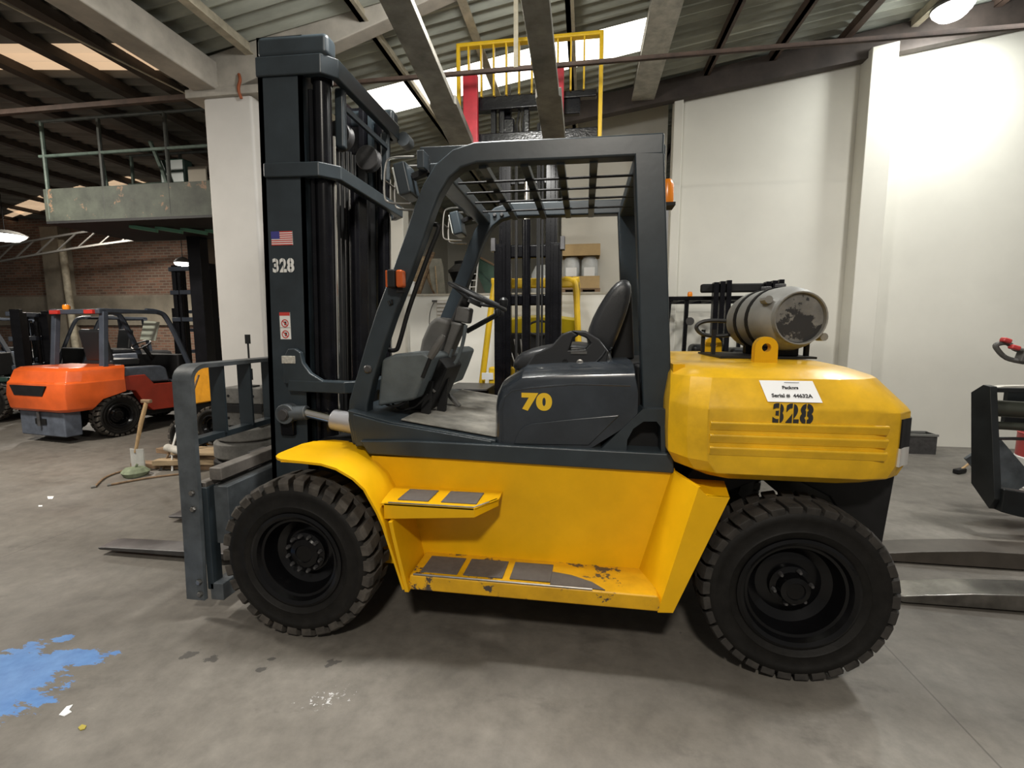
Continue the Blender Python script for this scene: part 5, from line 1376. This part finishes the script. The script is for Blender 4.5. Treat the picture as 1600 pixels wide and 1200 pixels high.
# ================================================================ raised work platform in the dark bay
WP = empty('work_platform', (0, 0, 0), 'green elevating work platform with railings raised under the dark roof', 'work platform')
GPL = mat('faded_green_platform_paint', (0.046, 0.054, 0.040), 0.7, var=0.45, scale=4, chips=(0.20, 0.12, 0.07), chip_t=0.6, chip_scale=5)
GRL = mat('pale_green_rail_paint', (0.08, 0.115, 0.095), 0.6, var=0.4, scale=8)
x0, x1, y0, y1 = -5.16, -2.45, 3.0, 4.2
MB().bx(x0, x1, y0, y0 + 0.03, 2.93, 3.31).build('toe_board', GPL, WP)
MB().bx(x0, x1, y1 - 0.03, y1, 2.93, 3.31).build('toe_board', GPL, WP)
MB().bx(x0, x0 + 0.03, y0 + 0.03, y1 - 0.03, 2.93, 3.31).build('toe_board', GPL, WP)
MB().bx(x0, x1, y0, y1, 2.90, 2.93).build('deck', BLKM, WP)
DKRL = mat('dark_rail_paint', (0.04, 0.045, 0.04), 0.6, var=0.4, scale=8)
for y in (y0 + 0.02, y1 - 0.02):
    for z in (3.70, 4.10):
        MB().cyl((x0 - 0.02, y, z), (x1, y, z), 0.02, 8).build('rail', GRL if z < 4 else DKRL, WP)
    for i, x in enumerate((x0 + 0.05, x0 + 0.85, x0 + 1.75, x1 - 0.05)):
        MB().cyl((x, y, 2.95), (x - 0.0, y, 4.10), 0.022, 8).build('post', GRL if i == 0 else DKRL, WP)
MB().tube(smooth_path([(-3.78, 3.4, 3.0), (-3.80, 3.4, 3.4), (-3.92, 3.4, 3.75), (-4.0, 3.4, 3.95)], 4), 0.025, 8).build('control_arm', GRL, WP)
MB().bx(-3.95, -3.6, 3.45, 3.6, 3.45, 3.75).build('control_box', GRN, WP, bevel=0.02)
MB().bx(-3.5, -3.25, 3.4, 3.42, 3.35, 3.62).build('notice_board', mat('dull_board', (0.30, 0.27, 0.22), 0.8), WP)
MB().tube([(-4.75, 3.5, 3.0), (-4.85, 3.5, 3.9)], 0.02, 8).build('gate_bar', GRL, WP)
MB().bx(-4.12, -3.92, 3.97, 4.13, 0.15, 2.93).build('lift_column', BLK, WP, bevel=0.01)
MB().bx(-4.45, -3.55, 3.93, 4.25, 0.05, 0.2).build('base_frame', BLK, WP, bevel=0.02)
for x in (-4.4, -3.6):
    for y in (3.96, 4.22):
        MB().cyl((x, y - 0.03, 0.06), (x, y + 0.03, 0.06), 0.06, 14).build('caster', RUB, WP)
for i in range(5):
    MB().box((-4.1 + 0.25 * i, 3.3 + 0.12 * i, 2.87), (0.3, 0.06, 0.04), (0, R(8), R(20))).build('deck_rib', mat('mint_rib', (0.10, 0.26, 0.18), 0.6), WP)

# ================================================================ yellow stacker, tyres and scrap by the pillar
YS = empty('stacker', (-3.30, 3.30, 0), 'small amber yellow machine behind the load backrest', 'machine')
AMB = mat('amber_machine_paint', (0.62, 0.27, 0.012), 0.4, var=0.15, scale=6)
MB().prism([(-0.36, 0.62), (0.24, 0.72), (0.34, 0.95), (0.36, 1.14), (-0.34, 1.14), (-0.38, 0.9)], -0.1, 0.6).build('hood', AMB, YS, bevel=0.02)
MB().bx(-0.10, 0.38, -0.12, 0.55, 0.12, 0.36).build('lower_cover', AMB, YS, bevel=0.02)
MB().bx(-0.36, 0.36, 0.0, 0.55, 0.20, 0.66).build('chassis', BLKM, YS)
MB().bx(0.20, 0.28, -0.13, -0.11, 0.78, 0.92).build('latch', STEEL, YS)
for x in (-0.25, 0.15):
    wheel(YS, (x, -0.22, 0.40 if x > 0 else 0.25), 0.25, 0.18, 1, 0.12, lugs=18, depth=0.02, nuts=0)
TYR = mat('grey_dusty_tyre', (0.13, 0.125, 0.115), 0.85, var=0.3, scale=12, bump=0.1)
def scrap_tyre(x, y, z, r, w, lab, m):
    o = empty('tyre', (x, y, z), lab, 'tyre', 'old tyres stacked by the pillar')
    MB().lathe([(r * 0.62, 0), (r * 0.9, 0), (r, w * 0.12), (r, w * 0.88), (r * 0.9, w), (r * 0.62, w)], (0, 0, 0), 'z', 40, closed=True).build('casing', m, o, bevel=0.006)
    MB().lathe([(r * 0.60, w * 0.05), (r * 0.63, w * 0.05), (r * 0.63, w * 0.95), (r * 0.60, w * 0.95)], (0, 0, 0), 'z', 32, closed=True).build('inner_band', DKSTEEL, o)
    return o
TX, TY = -1.60, 1.72
scrap_tyre(TX - 0.06, TY, 0.0, 0.27, 0.26, 'black tyre at the bottom of the stack by the pillar', RUB)
scrap_tyre(TX - 0.02, TY + 0.02, 0.262, 0.26, 0.20, 'black tyre second from the bottom of the stack by the pillar', RUB)
scrap_tyre(TX, TY, 0.464, 0.255, 0.16, 'grey dusty tyre near the top of the stack by the pillar', TYR)
scrap_tyre(TX + 0.03, TY, 0.626, 0.25, 0.12, 'grey dusty tyre on top of the stack by the pillar', TYR)
def scrap_block(x, z, lab):
    o = empty('rubber_block', (x, TY, z), lab, 'block', 'grey blocks on the tyre stack')
    MB().bx(-0.17, 0.20, -0.12, 0.12, 0, 0.15).build('block_body', TYR, o, bevel=0.015)
    for dx in (-0.12, 0.0, 0.12):
        MB().cyl((dx, -0.125, 0.075), (dx, -0.115, 0.075), 0.012, 8).build('bolt_hole', BLKM, o)
scrap_block(TX + 0.06, 0.748, 'grey bolted rubber block lying on the top tyre')
o = empty('steel_rail', (TX + 0.04, TY, 0.90), 'dark steel channel between the two grey blocks', 'rail')
MB().bx(-0.22, 0.24, -0.13, 0.13, 0, 0.045).build('rail_web', BLKM, o)
MB().bx(-0.22, 0.24, -0.14, -0.131, -0.02, 0.044).build('rail_flange', BLKM, o)
scrap_block(TX + 0.07, 0.946, 'grey bolted rubber block on top of the dark channel')
o = empty('hook_pole', (TX + 0.12, TY - 0.05, 1.097), 'thin dark hook pole standing on the scrap by the pillar', 'pole')
MB().cyl((0, 0, 0), (0, 0, 0.42), 0.008, 8).build('shaft', BLKM, o)
MB().bx(-0.02, 0.02, -0.01, 0.01, 0.38, 0.46).build('head', BLKM, o)
MB().bx(-0.012, 0.02, -0.012, 0.012, 0.06, 0.16).build('hook', BLKM, o)
MB().bx(-0.06, 0.06, -0.04, 0.04, 0, 0.012).build('foot', BLKM, o)
o = empty('plastic_sheet', (TX - 0.30, TY + 0.1, 0.70), 'crumpled translucent plastic sheet hanging beside the tyre stack', 'plastic sheet')
rg = []
for i in range(9):
    z = 0.45 - 0.06 * i
    rg.append([(-0.05 + 0.03 * math.sin(i * 1.7 + k) + 0.03 * k * (1 + 0.08 * i), 0.03 * math.sin(2 * k + i), z) for k in range(5)])
MB().loft(rg, caps=False, closed=False).build('sheet', mat('cloudy_plastic', (0.62, 0.68, 0.72), 0.25), o)
o.location = (TX - 0.36, TY + 0.22, 0.43)
# timber pile
WD1 = mat('brown_board', (0.20, 0.13, 0.075), 0.8, var=0.35, scale=5, stretch=(1, 8, 8))
WD2 = mat('light_board', (0.34, 0.25, 0.15), 0.8, var=0.3, scale=5, stretch=(1, 8, 8))
bl = [(-3.25, 2.62, 0.03, 1.0, 0.14, 4, WD1, 'brown board at the bottom of the scrap timber pile, nearest the shovel'), (-3.05, 2.90, 0.03, 1.0, 0.12, 2, WD1, 'brown board at the bottom of the scrap timber pile, behind the first'), (-2.95, 2.60, 0.095, 0.9, 0.13, 12, WD2, 'light board slanting across the middle of the timber pile'),
      (-3.15, 2.74, 0.155, 0.95, 0.15, -10, WD1, 'brown board in the upper layer of the timber pile'), (-2.82, 2.68, 0.215, 0.75, 0.30, 5, WD2, 'wide light plywood board on top of the timber pile')]
for i, (x, y, z, L, W_, a, m_, lab) in enumerate(bl):
    o = empty('board', (x, y, z - 0.03), lab, 'board', 'scrap timber by the pillar', rz=R(a))
    MB().bx(-L / 2, L / 2, -W_ / 2, W_ / 2, 0.0, 0.058 if i < 4 else 0.03).build('plank', m_, o, bevel=0.004)
    MB().bx(-L / 2 - 0.003, -L / 2 + 0.001, -W_ / 2 + 0.004, W_ / 2 - 0.004, 0.003, 0.054 if i < 4 else 0.026).build('end_grain', WD2, o)
o = empty('roll', (-3.12, 2.52, 0.24), 'rolled white cloth bundle on the scrap timber', 'roll', rz=R(-22))
MB().cyl((-0.22, 0, 0.0), (0.2, 0, 0.0), 0.045, 14).build('roll_body', mat('dirty_white_cloth', (0.42, 0.40, 0.36), 0.85, var=0.3), o, bevel=0.008)
MB().cyl((-0.24, 0, 0.0), (-0.21, 0, 0.0), 0.022, 10).build('roll_core', WD1, o)
# shovel
o = empty('shovel', (-3.55, 2.42, 0), 'shovel with pale blade and wooden handle leaning on the timber pile', 'shovel')
MB().loft([[(-0.085 + dx, -0.02 + 0.02 * abs(k - 1.5), z) for k, dx in enumerate((0, 0.055, 0.115, 0.17))] + [(-0.085 + dx, -0.005 + 0.02 * abs(k - 1.5), z) for k, dx in reversed(list(enumerate((0, 0.055, 0.115, 0.17))))] for z in (0.0, 0.10, 0.20, 0.26)]).build('blade', mat('pale_grey_blade', (0.42, 0.42, 0.40), 0.5, var=0.2), o)
MB().tube([(0.0, -0.005, 0.22), (0.04, 0.06, 0.55), (0.07, 0.12, 0.78)], [0.014, 0.022, 0.020], 8).build('handle', WOOD, o)
MB().bx(0.01, 0.13, 0.10, 0.14, 0.77, 0.81).build('grip', WD1, o, bevel=0.008)
o = empty('pole', (-3.30, 2.62, 0), 'long thin stick leaning up from the timber pile', 'stick')
MB().tube([(-0.02, -0.12, 0.0), (0.05, 0.14, 0.5), (0.10, 0.38, 1.05)], 0.012, 7).build('shaft', WD1, o)
MB().cyl((-0.022, -0.13, 0.0), (-0.018, -0.115, 0.03), 0.014, 7).build('tip', DKSTEEL, o)
o = empty('rope', (-3.18, 2.50, 0), 'white rope hanging over the timber pile', 'rope')
MB().tube(smooth_path([(0, 0, 0.0), (-0.02, 0.05, 0.25), (0.02, 0.10, 0.5), (0.0, 0.14, 0.78)], 4), 0.010, 7).build('strand', WHITE, o)
MB().tube(smooth_path([(0.10, 0.02, 0.0), (0.06, 0.06, 0.25), (0.02, 0.10, 0.5)], 4), 0.008, 7).build('strand', WHITE, o)
MB().lathe([(0.004, -0.03), (0.026, -0.01), (0.026, 0.012), (0.004, 0.03)], (0.02, 0.10, 0.5), 'z', 10).build('knot', WHITE, o)
for pts, lab in (([(-3.46, 1.87), (-3.66, 2.15), (-3.70, 2.38)], 'bent thin rod lying on the floor left of the shovel'), ([(-3.36, 1.95), (-3.16, 2.22), (-2.85, 2.45)], 'long thin rod lying on the floor in front of the timber')):
    o = empty('rod', (pts[0][0], pts[0][1], 0), lab, 'rod', 'thin rods on the floor')
    MB().tube(smooth_path([(x - pts[0][0], y - pts[0][1], 0.012) for x, y in pts], 5), 0.011, 7).build('shaft', WD1, o)
    MB().cyl((-0.025, -0.02, 0.0125), (0.0, 0.01, 0.0125), 0.0125, 7).build('end_fitting', STEEL, o)
o = empty('bag', (-3.42, 2.28, 0), 'crumpled dull green bag beside the shovel blade', 'bag')
bm_ = MB().lathe([(0.02, 0.0), (0.11, 0.005), (0.13, 0.05), (0.09, 0.09), (0.02, 0.10)], (0, 0, 0), 'z', 16)
bm_.v = [(x + 0.02 * noise.noise(Vector((x * 14, y * 14, z * 14))), y + 0.02 * noise.noise(Vector((y * 14, z * 14, x * 14 + 3))), z * (1 + 0.25 * noise.noise(Vector((x * 9, y * 9, 1))))) for x, y, z in bm_.v]
bm_.build('sack', mat('dull_green_bag', (0.16, 0.19, 0.12), 0.8, var=0.3, scale=18), o)
MB().tube([(0, 0, 0.09), (0.02, 0.01, 0.13)], 0.012, 6).build('tied_neck', MATS['dull_green_bag'], o)

# ================================================================ loft clutter above the low wall
LZ = 2.15
LY = 6.0
def thing_at(name, lab, cat, x, y, z=LZ, rz=0.0, group=None):
    return empty(name, (x, y, z), lab, cat, group, rz=rz)
o = thing_at('bucket', 'white plastic bucket at the edge of the loft', 'bucket', -1.45, 5.55)
MB().lathe([(0.07, 0), (0.09, 0.22), (0.096, 0.22), (0.096, 0.24), (0.08, 0.24), (0.06, 0.02)], (0, 0, 0), 'z', 20).build('pail', WHITE, o)
MB().tube([(0.092 * math.cos(a), 0.092 * math.sin(a) , 0.22 - 0.05 * math.sin(a)) for a in [math.pi * k / 10 for k in range(11)]], 0.004, 5).build('wire_handle', DKSTEEL, o)
for i, (x, lean, m_, L, lab) in enumerate(((-1.42, 0.22, WD2, 0.70, 'tan board leaning in the loft beside the white bucket'), (-1.32, 0.30, WD1, 0.78, 'brown board leaning in the loft behind the tan one'), (-1.20, -0.25, WD1, 0.60, 'dark board leaning the other way in the loft'))):
    o = thing_at('board', lab, 'board', x, 5.8 + 0.08 * i, group='boards leaning in the loft')
    MB().bar((-lean / 2, 0, 0.015), (lean / 2, 0, L), 0.03, 0.14, up=(1, 0, 0)).build('plank', m_, o)
    MB().bar((-lean / 2 + 0.09 * (1 if lean > 0 else -1), -0.016, 0.13), (lean / 2 - 0.01, -0.016, L * 0.97), 0.012, 0.03, up=(1, 0, 0)).build('batten', WD2, o)
o = thing_at('sheet', 'curved grey sheet of panelling leaning in the loft', 'sheet', -1.00, 5.66)
MB().loft([[(-0.14 + 0.11 * t * t * 6, -0.01, z) , (0.10 + 0.10 * t, -0.01, z), (0.10 + 0.10 * t, 0.01, z), (-0.14 + 0.11 * t * t * 6, 0.01, z)] for t, z in ((0.45, 0.0), (0.3, 0.12), (0.15, 0.3), (0.0, 0.5), (-0.3, 0.62))]).build('panel', mat('grey_panel', (0.22, 0.21, 0.17), 0.7, var=0.3), o)
MB().tube([(0.0, -0.02, 0.02), (-0.03, -0.02, 0.5)], 0.012, 6).build('edge_strip', WD2, o)
o = thing_at('heater', 'black round heater with a wide hood stored in the loft', 'heater', -0.74, 6.35)
MB().lathe([(0.13, 0), (0.15, 0.10), (0.17, 0.28), (0.23, 0.42), (0.24, 0.46)], (0, 0, 0), 'z', 20).build('drum', BLKM, o)
MB().lathe([(0.26, 0.46), (0.27, 0.50), (0.16, 0.60), (0.14, 0.61)], (0, 0, 0), 'z', 20).build('hood', GREYPL, o)
MB().lathe([(0.15, 0.61), (0.15, 0.66), (0.01, 0.67)], (0, 0, 0), 'z', 20).build('cap', BLKM, o)
o = thing_at('ladder', 'short white ladder standing in the loft', 'ladder', -0.46, 5.85)
for x in (-0.05, 0.06):
    MB().bar((x, 0, 0.0), (x + 0.03, 0.12, 0.66), 0.02, 0.02).build('stile', WHITE, o)
for k in range(6):
    MB().cyl((-0.05 + 0.004 * k, 0.02 * k + 0.01, 0.06 + 0.11 * k), (0.06 + 0.004 * k, 0.02 * k + 0.01, 0.06 + 0.11 * k), 0.009, 6).build('rung', WHITE, o)
o = thing_at('panel', 'dark green panel leaning on edge in the loft', 'panel', -0.26, 6.1)
GP = mat('dark_green_panel', (0.03, 0.075, 0.05), 0.5, var=0.25)
MB().prism([(-0.20, 0.72), (0.16, 0.52), (0.17, 0.05), (0.02, 0.0), (-0.16, 0.42)], -0.02, 0.02).build('sheet', GP, o)
MB().bar((-0.20, -0.03, 0.74), (0.17, -0.03, 0.54), 0.03, 0.03).build('top_edge', WD1, o)
MB().bar((-0.16, -0.03, 0.50), (0.14, -0.03, 0.22), 0.012, 0.012).build('rib', GRN, o)
# palletised sacks
o = thing_at('pallet', 'wooden pallet on the loft under the pale sacks', 'pallet', 1.36, 5.42)
for k in range(4):
    MB().bx(-0.30, 0.30, -0.20 + 0.105 * k, -0.12 + 0.105 * k, 0.05, 0.07).build('deck_board', WD1, o)
for x in (-0.26, 0.0, 0.26):
    MB().bx(x - 0.04, x + 0.04, -0.2, 0.2, 0, 0.05).build('bearer', WD1, o)
CARD = mat('cardboard', (0.48, 0.34, 0.17), 0.8, var=0.12, scale=4)
SACK = mat('white_woven_sack', (0.58, 0.60, 0.60), 0.5, var=0.12, scale=9, bump=0.15, bscale=14)
o = thing_at('cardboard_tray', 'cardboard tray under the white sacks on the loft', 'cardboard', 1.36, 5.42, LZ + 0.07)
MB().bx(-0.29, 0.29, -0.20, -0.19, 0, 0.18).build('side', CARD, o)
MB().bx(-0.29, 0.29, 0.19, 0.20, 0, 0.18).build('side', CARD, o)
MB().bx(-0.29, -0.28, -0.19, 0.19, 0, 0.18).build('end', CARD, o)
MB().bx(0.28, 0.29, -0.19, 0.19, 0, 0.18).build('end', CARD, o)
MB().bx(-0.28, 0.28, -0.19, 0.19, 0, 0.01).build('bottom', CARD, o)
for i, (x, lab) in enumerate(((-0.135, 'white sack on the loft pallet, the one beside the mast'), (0.135, 'white shiny sack on the loft pallet, the one nearer the guard post'))):
    o = thing_at('sack', lab, 'sack', 1.36 + x, 5.42, LZ + 0.08, group='sacks on the loft')
    MB().loft([[(0.13 * k * math.cos(a), 0.17 * k * math.sin(a), z) for a in [2 * math.pi * j / 16 for j in range(16)]] for z, k in ((0, 0.85), (0.05, 1.0), (0.30, 1.0), (0.42, 0.95), (0.47, 0.7))]).build('bag', SACK, o)
    MB().bx(-0.08, 0.08, -0.175, -0.168, 0.14, 0.30).build('bag_label', PAPER, o)
o = thing_at('cardboard_cover', 'cardboard lid covering the white sacks on the loft', 'cardboard', 1.36, 5.42, LZ + 0.552)
MB().bx(-0.29, 0.29, -0.20, 0.20, 0.15, 0.17).build('top', CARD, o, bevel=0.008)
for y in (-0.2, 0.19):
    MB().bx(-0.29, 0.29, y, y + 0.012, 0.0, 0.16).build('flap', CARD, o)
for x in (-0.29, 0.278):
    MB().bx(x, x + 0.012, -0.19, 0.19, 0.0, 0.16).build('flap', CARD, o)
o = thing_at('sack', 'white sack on the loft seen between the mast rails', 'sack', 0.80, 5.9, LZ)
MB().loft([[(0.26 * k * math.cos(a), 0.2 * k * math.sin(a), z) for a in [2 * math.pi * j / 16 for j in range(16)]] for z, k in ((0, 0.9), (0.08, 1.0), (0.36, 0.98), (0.50, 0.7))]).build('bag', SACK, o)
MB().bx(-0.1, 0.1, -0.205, -0.198, 0.15, 0.32).build('bag_label', PAPER, o)
# hanging cable on the low wall
o = thing_at('cable', 'thin black cable hanging down the low white wall', 'cable', -0.95, 5.02, 0)
MB().tube(smooth_path([(0.10, 0.0, 2.04), (0.02, 0.0, 1.85), (0.0, 0.0, 1.5), (-0.03, 0.0, 0.9), (-0.02, 0.0, 0.02)], 5), 0.006, 6).build('strand', BLKM, o)
MB().bx(0.06, 0.14, -0.015, 0.007, 2.02, 2.05).build('clip', GREYPL, o)
# salvaged engine
EN = empty('engine', (1.78, 4.62, 0), 'rusty brown salvaged engine behind the seat, in front of the low wall', 'engine')
RSTE = mat('oily_rust', (0.085, 0.048, 0.025), 0.6, var=0.5, scale=9, bump=0.2)
MB().bx(-0.20, 0.20, -0.16, 0.16, 0.75, 1.35).build('block', BLKM, EN, bevel=0.03)
MB().bx(-0.17, 0.17, -0.14, 0.14, 1.35, 1.58).build('cylinder_head', RSTE, EN, bevel=0.03)
for k in range(4):
    MB().cyl((-0.14 + 0.09 * k, 0, 1.58), (-0.14 + 0.09 * k, 0, 1.68 + 0.03 * (k % 2)), 0.025, 8).build('injector', DKSTEEL, EN)
MB().tube(smooth_path([(-0.18, -0.17, 1.45), (0.0, -0.2, 1.52), (0.17, -0.18, 1.42), (0.22, -0.16, 1.25)], 5), 0.04, 10).build('manifold', RSTE, EN)
MB().cyl((-0.05, -0.19, 1.1), (-0.05, -0.17, 1.1), 0.14, 18).build('pulley', RSTE, EN)
MB().bx(-0.26, 0.26, -0.2, 0.2, 0.0, 0.75).build('stand', DKSTEEL, EN, bevel=0.01)

# ================================================================ lamps
LAMPM = mat('lit_lamp_face', (0.9, 0.9, 0.9), 0.4, emit=(1.0, 0.97, 0.90), estr=14)
def bay_lamp(x, y, z, r, lab, top):
    o = empty('bay_lamp', (x, y, z), lab, 'lamp', 'high bay lamps')
    MB().lathe([(r, 0.0), (r * 1.02, 0.02), (r * 0.7, 0.09), (r * 0.3, 0.13), (0.02, 0.14)], (0, 0, 0), 'z', 24).build('shade', GREYPL, o)
    MB().lathe([(r * 0.97, 0.01), (r * 0.9, -0.03), (r * 0.6, -0.07 - r * 0.12), (0.01, -0.08 - r * 0.16)], (0, 0, 0), 'z', 24).build('lamp_face', LAMPM, o)
    MB().cyl((0, 0, 0.13), (0, 0, top - z), 0.008, 6).build('hanger', BLKM, o)
bay_lamp(5.56, 4.50, 5.27, 0.20, 'bright bay lamp at the top of the cream wall', roof_z(5.56) - 0.02)
bay_lamp(-12.9, 8.0, 3.93, 0.42, 'large bright lamp hanging in the dark bay at the left edge', left_roof_z(-12.9))
bay_lamp(-7.95, 8.0, 3.16, 0.18, 'small bright lamp hanging above the masts in the dark bay', left_roof_z(-7.95))

# ================================================================ litter on the floor
def scrap(pts, lab, m, name='paper_scrap', h=0.004):
    cx_ = sum(p[0] for p in pts) / len(pts)
    cy_ = sum(p[1] for p in pts) / len(pts)
    o = empty(name, (cx_, cy_, 0), lab, 'litter', 'litter on the floor')
    b = MB().prism([(x - cx_, y - cy_) for x, y in pts], 0.0005, h, 'z')
    b.build('scrap_sheet', m, o)
scrap([(-0.697, -0.607), (-0.713, -0.565), (-0.697, -0.552), (-0.684, -0.578), (-0.662, -0.585), (-0.669, -0.609)], 'white paper scrap on the floor below the blue paint', PAPER)
scrap([(-0.551, -0.649), (-0.552, -0.633), (-0.527, -0.636), (-0.519, -0.650), (-0.530, -0.658)], 'small yellow leaf on the floor near the bottom left corner', mat('yellow_leaf', (0.40, 0.33, 0.05), 0.7))
scrap([(-3.651, 1.578), (-3.590, 1.588), (-3.525, 1.527), (-3.567, 1.521)], 'white paper scrap on the floor near the orange forklift', PAPER)
scrap([(-3.471, 1.369), (-3.436, 1.375), (-3.401, 1.348), (-3.435, 1.343)], 'tiny pale chip on the floor left of the rods', PAPER)
